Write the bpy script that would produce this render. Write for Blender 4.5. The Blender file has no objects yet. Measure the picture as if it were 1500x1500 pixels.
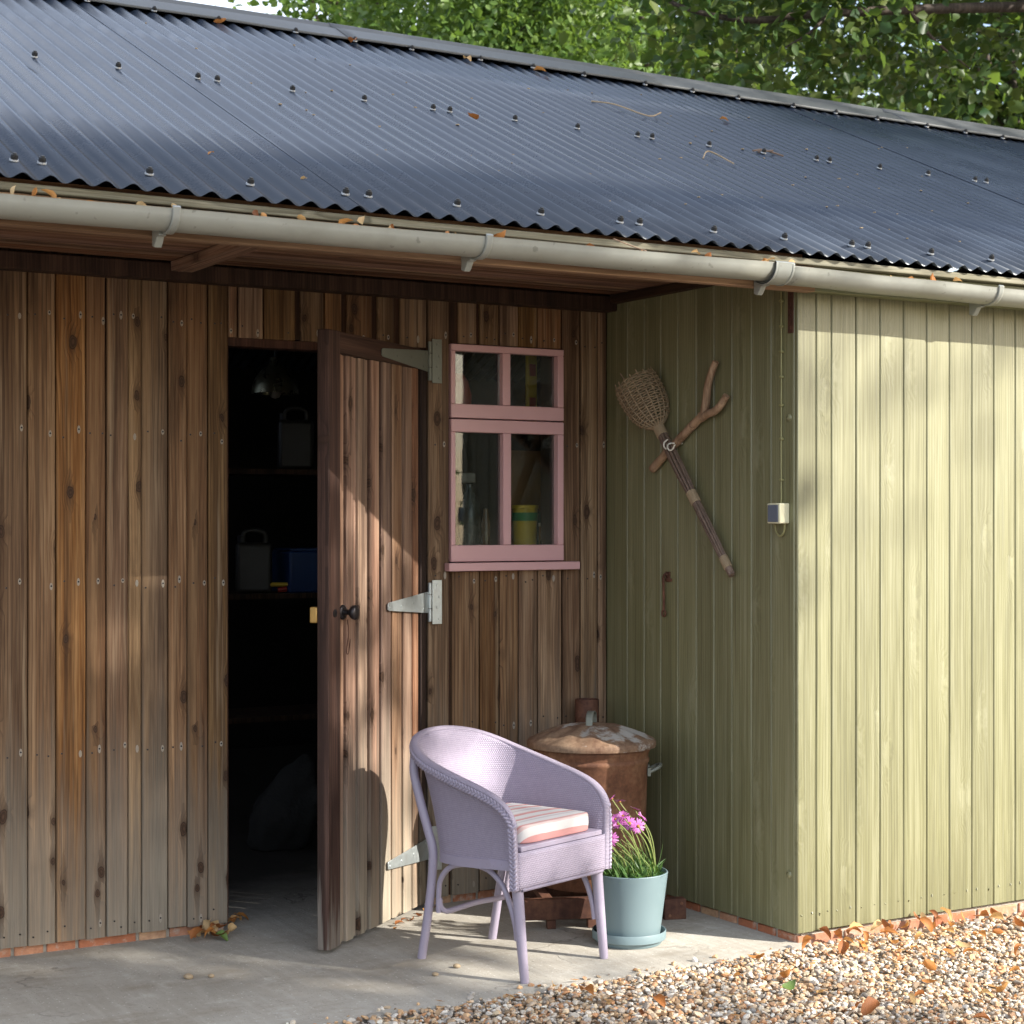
import bpy, bmesh, math, random
import numpy as np
from mathutils import Vector, Matrix, noise

random.seed(7)
RS = np.random.RandomState(11)
scene = bpy.context.scene
COL = scene.collection
R = math.radians
PI = math.pi

# ------------------------------------------------------------------ camera
CAMH = 1.49
cam_d = bpy.data.cameras.new('camera')
cam = bpy.data.objects.new('camera', cam_d)
COL.objects.link(cam)
cam.location = (0, 0, CAMH)
cam.rotation_euler = (R(90), 0, -R(30.4))
cam_d.sensor_width = 36
cam_d.lens = 36 * 2609 / 1500
cam_d.shift_y = 12 / 1500
cam_d.clip_end = 500
cam_d.dof.use_dof = True
cam_d.dof.focus_distance = 6.25
cam_d.dof.aperture_fstop = 7.0
scene.camera = cam

# ------------------------------------------------------------------ light
SUN_EL = 30.0
SUNH = Vector((.60, -.80, 0)).normalized()          # horizontal direction towards the sun
sun_az = math.atan2(SUNH.x, SUNH.y)                    # clockwise from +Y
world = bpy.data.worlds.new('World')
scene.world = world
world.use_nodes = True
wn = world.node_tree
for n in list(wn.nodes):
    wn.nodes.remove(n)
sky = wn.nodes.new('ShaderNodeTexSky')
sky.sky_type = 'NISHITA'
sky.sun_disc = False
sky.sun_elevation = R(SUN_EL)
sky.sun_rotation = sun_az
sky.air_density = 1.0
sky.dust_density = 2.0
sky.ozone_density = 1.0
bg = wn.nodes.new('ShaderNodeBackground')
bg.inputs['Strength'].default_value = 0.15
wo = wn.nodes.new('ShaderNodeOutputWorld')
wtc = wn.nodes.new('ShaderNodeTexCoord')
wnz = wn.nodes.new('ShaderNodeTexNoise')
wnz.inputs['Scale'].default_value = 2.3; wnz.inputs['Detail'].default_value = 7; wnz.inputs['Roughness'].default_value = .6
wn.links.new(wtc.outputs['Generated'], wnz.inputs['Vector'])
wmr = wn.nodes.new('ShaderNodeMapRange')
wmr.inputs[1].default_value = .40; wmr.inputs[2].default_value = .62; wmr.inputs[4].default_value = .7
wn.links.new(wnz.outputs[0], wmr.inputs[0])
wmx = wn.nodes.new('ShaderNodeMix'); wmx.data_type = 'RGBA'
wn.links.new(wmr.outputs[0], wmx.inputs[0])
wn.links.new(sky.outputs[0], wmx.inputs[6])
wmx.inputs[7].default_value = (6.2, 6.4, 6.8, 1)
wn.links.new(wmx.outputs[2], bg.inputs['Color'])
wn.links.new(bg.outputs[0], wo.inputs['Surface'])

sun_d = bpy.data.lights.new('sun', 'SUN')
sun_d.energy = 4.2
sun_d.angle = R(0.53)
sun_d.color = (1.0, .955, .87)
sun = bpy.data.objects.new('sun', sun_d)
COL.objects.link(sun)
sdir = Vector((SUNH.x * math.cos(R(SUN_EL)), SUNH.y * math.cos(R(SUN_EL)), math.sin(R(SUN_EL))))
sun.rotation_euler = sdir.to_track_quat('Z', 'Y').to_euler()
sun.location = (8, -6, 9)

scene.view_settings.view_transform = 'Standard'
scene.view_settings.look = 'None'
scene.view_settings.gamma = 1
scene.view_settings.use_curve_mapping = False
scene.view_settings.exposure = 1.32
scene.cycles.max_bounces = 10
scene.cycles.transparent_max_bounces = 12
scene.cycles.use_denoising = True

# ------------------------------------------------------------------ node helpers
class NT:
    def __init__(self, name):
        self.m = bpy.data.materials.new(name)
        self.m.use_nodes = True
        self.t = self.m.node_tree
        for n in list(self.t.nodes):
            self.t.nodes.remove(n)
        self.out = self.t.nodes.new('ShaderNodeOutputMaterial')
    def n(self, typ, **kw):
        nd = self.t.nodes.new('ShaderNode' + typ)
        for k, v in kw.items():
            setattr(nd, k, v)
        return nd
    def l(self, a, b):
        self.t.links.new(a, b)
    def setv(self, sock, v):
        if isinstance(v, bpy.types.NodeSocket):
            self.l(v, sock)
        elif isinstance(v, (tuple, list)):
            if len(v) == 3 and sock.type == 'RGBA':
                v = (*v, 1)
            sock.default_value = v
        else:
            sock.default_value = v
    def math(self, op, a, b=None, c=None, clamp=False):
        nd = self.n('Math', operation=op)
        nd.use_clamp = clamp
        self.setv(nd.inputs[0], a)
        if b is not None:
            self.setv(nd.inputs[1], b)
        if c is not None:
            self.setv(nd.inputs[2], c)
        return nd.outputs[0]
    def mix(self, f, a, b, blend='MIX'):
        nd = self.n('Mix', data_type='RGBA', blend_type=blend)
        self.setv(nd.inputs[0], f)
        self.setv(nd.inputs[6], a)
        self.setv(nd.inputs[7], b)
        return nd.outputs[2]
    def coords(self, kind='Object'):
        return self.n('TexCoord').outputs[kind]
    def mapping(self, vec, scale=(1, 1, 1), loc=(0, 0, 0), rot=(0, 0, 0)):
        nd = self.n('Mapping')
        self.l(vec, nd.inputs[0])
        self.setv(nd.inputs[1], loc)
        self.setv(nd.inputs[2], rot)
        self.setv(nd.inputs[3], scale)
        return nd.outputs[0]
    def noise(self, vec, scale, detail=4, rough=.55, dist=0, out=0):
        nd = self.n('TexNoise')
        self.l(vec, nd.inputs['Vector'])
        nd.inputs['Scale'].default_value = scale
        nd.inputs['Detail'].default_value = detail
        nd.inputs['Roughness'].default_value = rough
        nd.inputs['Distortion'].default_value = dist
        return nd.outputs[out]
    def voro(self, vec, scale, feature='F1', out=0, rnd=1):
        nd = self.n('TexVoronoi', feature=feature)
        self.l(vec, nd.inputs['Vector'])
        nd.inputs['Scale'].default_value = scale
        nd.inputs['Randomness'].default_value = rnd
        return nd.outputs[out]
    def ramp(self, f, stops, interp='LINEAR'):
        nd = self.n('ValToRGB')
        cr = nd.color_ramp
        cr.interpolation = interp
        while len(cr.elements) > 1:
            cr.elements.remove(cr.elements[0])
        for i, (p, c) in enumerate(stops):
            if not isinstance(c, (tuple, list)):
                c = (c, c, c)
            e = cr.elements[0] if i == 0 else cr.elements.new(p)
            e.position = p
            e.color = (*c, 1) if len(c) == 3 else c
        self.l(f, nd.inputs[0])
        return nd.outputs[0]
    def maprange(self, v, a, b, c=0, d=1):
        nd = self.n('MapRange')
        nd.clamp = True
        self.setv(nd.inputs[0], v)
        for i, x in enumerate((a, b, c, d)):
            nd.inputs[i + 1].default_value = x
        return nd.outputs[0]
    def sep(self, vec):
        nd = self.n('SeparateXYZ')
        self.l(vec, nd.inputs[0])
        return nd.outputs
    def comb(self, x, y, z):
        nd = self.n('CombineXYZ')
        for i, v in enumerate((x, y, z)):
            self.setv(nd.inputs[i], v)
        return nd.outputs[0]
    def bump(self, h, strength=.5, dist=.002, normal=None):
        nd = self.n('Bump')
        nd.inputs['Strength'].default_value = strength
        nd.inputs['Distance'].default_value = dist
        self.l(h, nd.inputs['Height'])
        if normal is not None:
            self.l(normal, nd.inputs['Normal'])
        return nd.outputs[0]
    def bsdf(self, color, rough=.6, metal=0, normal=None, spec=.5, **kw):
        nd = self.n('BsdfPrincipled')
        self.setv(nd.inputs['Base Color'], color)
        self.setv(nd.inputs['Roughness'], rough)
        self.setv(nd.inputs['Metallic'], metal)
        self.setv(nd.inputs['Specular IOR Level'], spec)
        if normal is not None:
            self.l(normal, nd.inputs['Normal'])
        for k, v in kw.items():
            self.setv(nd.inputs[k], v)
        self.l(nd.outputs[0], self.out.inputs[0])
        return nd

def wood(name, c_dark, c_mid, c_light, knot=(.03, .015, .008), grey=None, grey_top=.6, rough=.75,
         bump=.75, grain=78, knots=1.0, var=.35, streak=None):
    """boards: X across, Z along the grain, in object space"""
    m = NT(name)
    co = m.coords()
    rnd = m.n('ObjectInfo').outputs['Random']
    s = m.sep(co)
    off = m.math('MULTIPLY', rnd, 37.0)
    cx = m.math('ADD', s[0], off)
    cz = m.math('ADD', s[2], m.math('MULTIPLY', rnd, 91.0))
    base = m.comb(cx, s[1], cz)
    # knots
    k2 = m.comb(m.math('MULTIPLY', cx, 8.5), m.math('MULTIPLY', cz, 4.4), 0)
    kw = m.n('TexNoise')
    m.l(base, kw.inputs['Vector']); kw.inputs['Scale'].default_value = 30
    kvd = m.n('VectorMath', operation='MULTIPLY_ADD')
    m.l(kw.outputs['Color'], kvd.inputs[0]); kvd.inputs[1].default_value = (.10, .10, 0); m.l(k2, kvd.inputs[2])
    vk = m.n('TexVoronoi', voronoi_dimensions='2D')
    m.l(kvd.outputs[0], vk.inputs['Vector']); vk.inputs['Scale'].default_value = 1
    kr = m.sep(vk.outputs['Color'])[0]
    k = m.math('ADD', vk.outputs['Distance'], m.math('MULTIPLY', m.math('GREATER_THAN', kr, .30), .5))
    k = m.math('ADD', k, m.maprange(kr, .0, .30, .045, -.03))
    # growth rings: isolines of a field that runs along the board and bends round the knots
    rndw = m.math('FRACT', m.math('MULTIPLY', rnd, 5.31))
    w1 = m.noise(m.mapping(base, (7, 7, .62)), 1.0, 2, .5)
    w2 = m.noise(m.mapping(base, (30, 30, 3.2), (2, 7, 1)), 1.0, 2, .5)
    push = m.math('MULTIPLY', m.maprange(k, .04, .30, 1, 0), 1.9 * knots)
    amp = m.maprange(rndw, 0, 1, 3.0, 9.5)
    ring = m.math('ADD', m.math('MULTIPLY', cx, grain), m.math('ADD', m.math('MULTIPLY', w1, amp), m.math('ADD', m.math('MULTIPLY', w2, .55), push)))
    fr = m.math('FRACT', ring)
    g1 = m.math('SUBTRACT', 1.0, m.math('MULTIPLY', m.math('POWER', fr, 3.0), m.maprange(fr, .90, 1.0, 1, 0)))   # 0 in the thin dark latewood line
    fine = m.noise(m.mapping(base, (260, 260, 5)), 1.0, 3, .6)
    mid = m.noise(m.mapping(base, (45, 45, 1.6)), 1.0, 4, .6)
    g = m.math('ADD', m.math('MULTIPLY', fine, .42), m.math('MULTIPLY', mid, .66))
    col = m.ramp(g, [(.30, c_dark), (.50, c_mid), (.74, c_light)])
    lw = m.noise(m.mapping(base, (12, 12, 1.5), (9, 4, 2)), 1.0, 3, .55)
    col = m.mix(m.math('MULTIPLY', m.math('SUBTRACT', 1.0, g1), m.maprange(lw, .32, .62, .25, .95)), col, tuple(x * .75 for x in c_dark))
    # board to board
    hsv = m.n('HueSaturation')
    m.l(col, hsv.inputs['Color'])
    m.l(m.maprange(rnd, 0, 1, 1 - var, 1 + var), hsv.inputs['Value'])
    rnd2 = m.math('FRACT', m.math('MULTIPLY', rnd, 17.3))
    m.l(m.maprange(rnd2, 0, 1, .8, 1.15), hsv.inputs['Saturation'])
    m.l(m.maprange(m.math('FRACT', m.math('MULTIPLY', rnd, 7.7)), 0, 1, .49, .507), hsv.inputs['Hue'])
    col = hsv.outputs[0]
    # broad dark and pale streaks running down the board
    sk = m.noise(m.mapping(base, (24, 24, .45), (1, 5, 2)), 1.0, 3, .6)
    col = m.mix(m.maprange(sk, .50, .68, 0, .62), col, tuple(x * .8 for x in c_dark))
    col = m.mix(m.maprange(sk, .46, .34, 0, .40), col, c_light)
    # blotches of weather
    bl = m.noise(m.mapping(base, (14, 14, 1.3)), 1.0, 5, .62)
    col = m.mix(m.maprange(bl, .5, .78, 0, .75), col, tuple(x * .45 for x in c_dark))
    if grey is not None:
        pos = m.n('NewGeometry').outputs['Position']
        pz = m.sep(pos)[2]
        jag = m.math('ADD', pz, m.math('MULTIPLY', m.math('SUBTRACT', mid, .5), 1.1))
        jag = m.math('ADD', jag, m.math('MULTIPLY', m.math('SUBTRACT', rnd2, .5), .3))
        gg = m.ramp(g, [(.2, tuple(x * .42 for x in grey)), (.6, grey), (.95, tuple(min(1, x * 1.25) for x in grey))])
        col = m.mix(m.maprange(jag, -.05, grey_top, .9, 0), col, gg)
    if streak is not None:
        st = m.noise(m.mapping(base, (38, 38, .8), (3, 1, 7)), 1.0, 4, .65)
        col = m.mix(m.maprange(st, .58, .72, 0, .6), col, streak)
    if knots > 0:
        kc = m.ramp(k, [(.0, tuple(x * 2.6 for x in knot)), (.045, knot), (.07, tuple(x * 2.4 for x in knot)), (.085, tuple(x * .6 for x in knot))])
        df = m.n('VectorMath', operation='SUBTRACT')
        m.l(kvd.outputs[0], df.inputs[0]); m.l(vk.outputs['Position'], df.inputs[1])
        ds_ = m.sep(df.outputs[0])
        wob = m.math('MULTIPLY', m.math('SUBTRACT', mid, .5), .10)
        adx = m.math('ABSOLUTE', m.math('ADD', ds_[0], wob)); adz = m.math('ABSOLUTE', ds_[1])
        wdt = m.maprange(adz, .08, .60, .10, .0)
        flame = m.math('MULTIPLY', m.math('LESS_THAN', kr, .30), m.math('MULTIPLY', m.math('GREATER_THAN', m.math('SUBTRACT', wdt, adx), 0.0), m.maprange(adz, .05, .55, .75, .2)))
        flame = m.math('MULTIPLY', flame, m.maprange(fine, .3, .6, .5, 1))
        col = m.mix(m.math('MULTIPLY', flame, .8 * min(1, knots)), col, tuple(x * .8 for x in c_dark))
        halo = m.maprange(k, .09, .20, .3 * min(1, knots), 0)
        col = m.mix(halo, col, tuple(x * .9 for x in c_dark))
        col = m.mix(m.maprange(k, .085, .105, .92 * min(1, knots), 0), col, kc)
    h = m.math('ADD', m.math('MULTIPLY', g1, .3), m.math('ADD', m.math('MULTIPLY', fine, .5), m.math('MULTIPLY', mid, .4)))
    m.bsdf(col, rough, 0, m.bump(h, bump, .0018), .3)
    return m.m

def painted_wood(name, c, c2, rough=.42):
    m = NT(name)
    co = m.coords()
    rnd = m.n('ObjectInfo').outputs['Random']
    s = m.sep(co)
    cx = m.math('ADD', s[0], m.math('MULTIPLY', rnd, 37.0))
    cz = m.math('ADD', s[2], m.math('MULTIPLY', rnd, 91.0))
    base = m.comb(cx, s[1], cz)
    k2 = m.comb(m.math('MULTIPLY', cx, 8.0), m.math('MULTIPLY', cz, 2.3), 0)
    kw = m.n('TexNoise')
    m.l(base, kw.inputs['Vector']); kw.inputs['Scale'].default_value = 24
    kvd = m.n('VectorMath', operation='MULTIPLY_ADD')
    m.l(kw.outputs['Color'], kvd.inputs[0]); kvd.inputs[1].default_value = (.22, .30, 0); m.l(k2, kvd.inputs[2])
    vk = m.n('TexVoronoi', voronoi_dimensions='2D')
    m.l(kvd.outputs[0], vk.inputs['Vector']); vk.inputs['Scale'].default_value = 1
    k = m.math('ADD', vk.outputs['Distance'], m.math('MULTIPLY', m.math('GREATER_THAN', m.sep(vk.outputs['Color'])[0], .5), .5))
    w1 = m.noise(m.mapping(base, (8, 8, .5)), 1.0, 2, .5)
    ring = m.math('ADD', m.math('MULTIPLY', cx, 75), m.math('ADD', m.math('MULTIPLY', w1, 4.0), m.maprange(k, .05, .35, 2.5, 0)))
    g1 = m.math('MULTIPLY', m.math('ABSOLUTE', m.math('SUBTRACT', m.math('FRACT', ring), .5)), 2.0)
    fine = m.noise(m.mapping(base, (230, 230, 4)), 1.0, 3, .6)
    mid = m.noise(m.mapping(base, (30, 30, 1.2)), 1.0, 5, .6)
    g = m.math('ADD', m.math('MULTIPLY', g1, .16), m.math('ADD', m.math('MULTIPLY', fine, .4), m.math('MULTIPLY', mid, .55)))
    col = m.ramp(g, [(.30, tuple(x * .6 for x in c)), (.55, c), (.8, c2)])
    hsv = m.n('HueSaturation')
    m.l(col, hsv.inputs['Color'])
    m.l(m.maprange(rnd, 0, 1, .9, 1.1), hsv.inputs['Value'])
    col = hsv.outputs[0]
    col = m.mix(m.maprange(k, .05, .17, .45, 0), col, tuple(min(1, x * 1.15) for x in c2))     # knots show pale through the stain
    dk = m.noise(m.mapping(base, (22, 22, 1.8), (5, 2, 1)), 1.0, 5, .65)
    col = m.mix(m.maprange(dk, .56, .75, 0, .5), col, tuple(x * .6 for x in c))
    pz = m.sep(m.n('NewGeometry').outputs['Position'])[2]
    alg = m.noise(m.mapping(base, (18, 18, 2.2), (1, 8, 3)), 1.0, 5, .65)
    col = m.mix(m.maprange(m.math('ADD', pz, m.math('MULTIPLY', alg, -.55)), -.30, .02, .6, 0), col, (.13, .125, .06))
    wn_ = m.noise(m.mapping(base, (70, 70, 1.1), (4, 1, 6)), 1.0, 4, .7)
    col = m.mix(m.maprange(wn_, .54, .70, 0, .6), col, tuple(x * .5 for x in c))
    col = m.mix(m.maprange(wn_, .46, .34, 0, .5), col, tuple(min(1, x * 1.15) for x in c2))
    h = m.math('ADD', m.math('MULTIPLY', g1, .16), m.math('ADD', m.math('MULTIPLY', fine, .6), m.math('MULTIPLY', m.maprange(k, .05, .15, 1, 0), .9)))
    m.bsdf(col, m.maprange(fine, .3, .7, rough - .06, rough + .1), 0, m.bump(h, .6, .0016), .7)
    return m.m

def plain(name, c, rough=.5, metal=0, var=.12, scale=30, bump=.15, spec=.5, dirt=None, dirt_amt=.5, bdist=.001):
    m = NT(name)
    co = m.coords()
    n1 = m.noise(co, scale, 5, .6)
    col = m.mix(n1, tuple(x * (1 - var) for x in c), tuple(min(1, x * (1 + var)) for x in c))
    if dirt is not None:
        d = m.noise(co, scale * .35, 6, .7)
        col = m.mix(m.maprange(d, .5, .72, 0, dirt_amt), col, dirt)
        d2 = m.noise(co, scale * 4, 2, .5)
        col = m.mix(m.maprange(d2, .68, .74, 0, dirt_amt), col, tuple(x * .5 for x in dirt))
    m.bsdf(col, m.maprange(n1, .3, .7, max(0.03, rough - .08), min(1, rough + .08)), metal,
           m.bump(m.noise(co, scale * 3, 4, .6), bump, bdist), spec)
    return m.m

# ------------------------------------------------------------------ mesh helpers
def link(o):
    COL.objects.link(o)
    return o

class MB:
    def __init__(self):
        self.v, self.f, self.uv = [], [], {}
    def box(self, c, s, rot=None):
        i = len(self.v)
        for dx, dy, dz in ((-1, -1, -1), (1, -1, -1), (1, 1, -1), (-1, 1, -1), (-1, -1, 1), (1, -1, 1), (1, 1, 1), (-1, 1, 1)):
            p = Vector((dx * s[0] / 2, dy * s[1] / 2, dz * s[2] / 2))
            if rot is not None:
                p = rot @ p
            self.v.append(tuple(Vector(c) + p))
        for q in ((0, 3, 2, 1), (4, 5, 6, 7), (0, 1, 5, 4), (1, 2, 6, 5), (2, 3, 7, 6), (3, 0, 4, 7)):
            self.f.append(tuple(i + k for k in q))
        return self
    def prism(self, poly, y0, y1):
        """poly in (x, z), extruded along y"""
        i = len(self.v); n = len(poly)
        for y in (y0, y1):
            for x, z in poly:
                self.v.append((x, y, z))
        self.f.append(tuple(i + k for k in range(n)))
        self.f.append(tuple(i + n + k for k in reversed(range(n))))
        for k in range(n):
            a, b = k, (k + 1) % n
            self.f.append((i + b, i + a, i + n + a, i + n + b))
        return self
    def extr(self, prof, z0, z1):
        """prof in (x, y), extruded along z"""
        i = len(self.v); n = len(prof)
        for z in (z0, z1):
            for x, y in prof:
                self.v.append((x, y, z))
        self.f.append(tuple(i + k for k in reversed(range(n))))
        self.f.append(tuple(i + n + k for k in range(n)))
        for k in range(n):
            a, b = k, (k + 1) % n
            self.f.append((i + a, i + b, i + n + b, i + n + a))
        return self
    def tube(self, path, r, n=8, caps=True, closed=False, squash=None, up=None):
        path = [Vector(p) for p in path]
        m = len(path)
        rr = r if isinstance(r, (list, tuple)) else [r] * m
        i = len(self.v)
        ref = Vector(up) if up else None
        prev = None
        for k, p in enumerate(path):
            if closed:
                t = path[(k + 1) % m] - path[(k - 1) % m]
            else:
                t = path[min(k + 1, m - 1)] - path[max(k - 1, 0)]
            if t.length < 1e-9:
                t = Vector((0, 0, 1))
            t.normalize()
            if prev is None:
                a = ref if ref is not None else (Vector((0, 0, 1)) if abs(t.z) < .9 else Vector((1, 0, 0)))
            else:
                a = ref if ref is not None else prev
            u = a - t * a.dot(t)
            if u.length < 1e-6:
                u = t.orthogonal()
            u.normalize()
            prev = u
            w = t.cross(u)
            sx, sy = squash if squash else (1, 1)
            for j in range(n):
                th = 2 * PI * j / n
                self.v.append(tuple(p + u * (math.cos(th) * rr[k] * sx) + w * (math.sin(th) * rr[k] * sy)))
        for k in range(m if closed else m - 1):
            k2 = (k + 1) % m
            for j in range(n):
                j2 = (j + 1) % n
                self.f.append((i + k * n + j, i + k * n + j2, i + k2 * n + j2, i + k2 * n + j))
        if caps and not closed:
            self.f.append(tuple(i + j for j in reversed(range(n))))
            self.f.append(tuple(i + (m - 1) * n + j for j in range(n)))
        return self
    def lathe(self, prof, n=32, c=(0, 0, 0), wob=0):
        i = len(self.v); m = len(prof)
        for r, z in prof:
            for j in range(n):
                th = 2 * PI * j / n
                q = r * (1 + wob * math.sin(3 * th + z * 20))
                self.v.append((c[0] + q * math.cos(th), c[1] + q * math.sin(th), c[2] + z))
        for k in range(m - 1):
            for j in range(n):
                j2 = (j + 1) % n
                self.f.append((i + k * n + j, i + k * n + j2, i + (k + 1) * n + j2, i + (k + 1) * n + j))
        if prof[0][0] > 1e-4:
            self.f.append(tuple(i + j for j in reversed(range(n))))
        if prof[-1][0] > 1e-4:
            self.f.append(tuple(i + (m - 1) * n + j for j in range(n)))
        return self
    def grid(self, P, uvs=None):
        """P[row][col] of points"""
        i = len(self.v); nr, nc = len(P), len(P[0])
        for r_ in range(nr):
            for c_ in range(nc):
                if uvs is not None:
                    self.uv[len(self.v)] = uvs[r_][c_]
                self.v.append(tuple(P[r_][c_]))
        for r_ in range(nr - 1):
            for c_ in range(nc - 1):
                a = i + r_ * nc + c_
                self.f.append((a, a + 1, a + nc + 1, a + nc))
        return self
    def mesh(self, name, mat, smooth=None):
        me = bpy.data.meshes.new(name)
        me.from_pydata(self.v, [], self.f)
        if mat is not None:
            me.materials.append(mat)
        if self.uv:
            lay = me.uv_layers.new(name='UVMap')
            idx = np.empty(len(me.loops), dtype=np.int32)
            me.loops.foreach_get('vertex_index', idx)
            arr = np.zeros((len(self.v), 2), dtype=np.float32)
            for k, uv in self.uv.items():
                arr[k] = uv
            lay.data.foreach_set('uv', arr[idx].ravel())
        if smooth is not None:
            me.polygons.foreach_set('use_smooth', [True] * len(me.polygons))
            me.set_sharp_from_angle(angle=R(smooth))
        me.update()
        return me
    def build(self, name, mat, parent=None, loc=(0, 0, 0), rot=(0, 0, 0), smooth=None, bevel=0, seg=2, fix=False):
        me = self.mesh(name, mat, smooth)
        if fix:
            b = bmesh.new(); b.from_mesh(me)
            bmesh.ops.recalc_face_normals(b, faces=b.faces)
            b.to_mesh(me); b.free()
        return put(name, me, parent, loc, rot, bevel, seg)

def put(name, me, parent=None, loc=(0, 0, 0), rot=(0, 0, 0), bevel=0, seg=2):
    o = bpy.data.objects.new(name, me)
    link(o)
    if parent is not None:
        o.parent = parent
    o.location = loc
    o.rotation_euler = rot
    if bevel:
        md = o.modifiers.new('bevel', 'BEVEL')
        md.width = bevel; md.segments = seg; md.limit_method = 'ANGLE'; md.angle_limit = R(40)
        me.polygons.foreach_set('use_smooth', [True] * len(me.polygons))
        me.set_sharp_from_angle(angle=R(50))
    return o

def thing(name, label, cat, loc=(0, 0, 0), rotz=0, group=None):
    o = bpy.data.objects.new(name, None)
    link(o)
    o.empty_display_size = .1
    o.location = loc; o.rotation_euler = (0, 0, rotz)
    tag(o, label, cat, group)
    return o

def tag(o, label, cat, group=None):
    o['label'] = label; o['category'] = cat
    if group:
        o['group'] = group
    return o

def grp(name, parent):
    """an Empty that is a part holding sub-parts"""
    o = bpy.data.objects.new(name, None)
    link(o); o.parent = parent; o.empty_display_size = .1
    return o

def catmull(pts, n):
    pts = [Vector(p) for p in pts]
    P = [pts[0] * 2 - pts[1]] + pts + [pts[-1] * 2 - pts[-2]]
    out = []
    segs = len(pts) - 1
    for i in range(n):
        t = i / (n - 1) * segs
        k = min(int(t), segs - 1)
        u = t - k
        a, b, c, d = P[k], P[k + 1], P[k + 2], P[k + 3]
        out.append(.5 * ((2 * b) + (c - a) * u + (2 * a - 5 * b + 4 * c - d) * u * u + (3 * b - a - 3 * c + d) * u ** 3))
    return out

# ------------------------------------------------------------------ materials
M = {}
M['brown'] = wood('brown_weathered_wood', (.058, .026, .011), (.190, .098, .041), (.36, .22, .11), grey=(.27, .235, .185), grey_top=.75, streak=(.34, .25, .16))
M['door'] = wood('door_weathered_wood', (.06, .032, .02), (.22, .125, .075), (.42, .28, .185), grey=(.40, .35, .27), grey_top=.8, var=.22, grain=85, streak=(.12, .075, .055))
M['stile'] = wood('door_stained_wood', (.020, .009, .006), (.055, .022, .014), (.11, .052, .035), grey=(.22, .19, .16), grey_top=.10, var=.15, knots=.3)
M['darkstile'] = wood('dark_door_edge_wood', (.008, .004, .003), (.022, .010, .007), (.06, .035, .025), grey=(.30, .25, .19), grey_top=.30, var=.1, knots=.2)
M['darkwood'] = wood('dark_beam_wood', (.018, .009, .005), (.05, .024, .013), (.10, .055, .03), var=.2, knots=.4)
M['soffit'] = wood('soffit_wood', (.05, .022, .012), (.17, .082, .045), (.34, .20, .12), var=.4, knots=.5)
M['fascia'] = wood('fascia_wood', (.14, .075, .03), (.33, .19, .085), (.5, .33, .17), var=.1, knots=.4)
M['batten'] = wood('eave_batten_wood', (.07, .065, .04), (.22, .20, .14), (.36, .34, .27), var=.1, knots=.3)
M['green'] = painted_wood('green_wood_stain', (.190, .182, .088), (.258, .250, .152))
M['greenfascia'] = painted_wood('green_fascia_stain', (.15, .16, .07), (.25, .25, .13))
M['pink'] = plain('pink_window_paint', (.62, .36, .36), .42, 0, .05, 12, .08)
M['gutter'] = plain('grey_gutter_plastic', (.31, .315, .28), .42, 0, .09, 9, .05, dirt=(.20, .195, .16), dirt_amt=.45)
M['bracket'] = plain('grey_bracket_plastic', (.29, .30, .275), .4, 0, .07, 20, .05, dirt=(.28, .27, .22), dirt_amt=.4)
M['galv'] = plain('galvanised_steel', (.52, .56, .56), .45, .7, .18, 60, .2, dirt=(.36, .34, .30), dirt_amt=.35)
M['galvdull'] = plain('dull_galvanised_steel', (.20, .21, .175), .6, .35, .2, 60, .2, dirt=(.2, .19, .15), dirt_amt=.5)
M['iron'] = plain('black_iron', (.035, .03, .032), .35, .6, .3, 80, .3)
M['black'] = plain('black_rubber', (.012, .012, .013), .5, 0, .2, 40, .05)
M['washer'] = plain('zinc_washer', (.42, .43, .44), .45, .6, .1, 40, .05)
M['lav'] = plain('lavender_paint', (.345, .30, .378), .42, 0, .07, 22, .12, dirt=(.33, .28, .34), dirt_amt=.35)
M['shade'] = plain('dark_bronze_shade', (.16, .15, .10), .3, .8, .1, 20, .05)
M['bulb'] = plain('dusty_bulb', (.16, .15, .13), .3)
M['dirtyfloor'] = plain('dusty_dark_floor', (.07, .062, .052), .95, 0, .3, 6, .4)
M['stain'] = plain('pale_nail_stain', (.30, .26, .21), .8, 0, .3, 200, .2)
M['brass'] = plain('weathered_brass', (.45, .27, .08), .45, .4, .25, 60, .2)
M['white'] = plain('white_enamel', (.78, .77, .72), .35, 0, .05, 30, .05)
M['cream'] = plain('cream_plastic', (.70, .66, .45), .4, 0, .06, 30, .05)
M['greyface'] = plain('grey_plastic_cover', (.13, .15, .19), .35, 0, .1, 30, .05)
M['oliveplastic'] = plain('olive_painted_cable', (.27, .25, .11), .5, 0, .1, 30, .05)
M['pot'] = plain('teal_glazed_pot', (.15, .21, .225), .55, 0, .035, 14, .06)
M['soil'] = plain('dark_soil', (.03, .022, .015), .95, 0, .4, 60, 1.0, bdist=.01)
M['stick'] = wood('barked_stick', (.20, .11, .055), (.38, .22, .115), (.52, .34, .20), var=.05, knots=.2, grain=40)
M['wicker'] = plain('wicker_willow', (.30, .22, .135), .7, 0, .6, 60, .3)
M['rod'] = plain('willow_rod', (.17, .115, .085), .6, 0, .7, 40, .3)
M['twine'] = plain('pale_twine', (.36, .27, .17), .85, 0, .25, 200, .4)
M['hookwhite'] = plain('white_plastic_hook', (.75, .72, .62), .4)
M['mortar'] = plain('lime_mortar', (.36, .33, .28), .95, 0, .15, 50, .8, bdist=.004)
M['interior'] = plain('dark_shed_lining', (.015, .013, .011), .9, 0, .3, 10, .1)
M['intwood'] = wood('inside_board_wood', (.06, .03, .013), (.15, .08, .035), (.22, .13, .065), var=.2)

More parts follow.
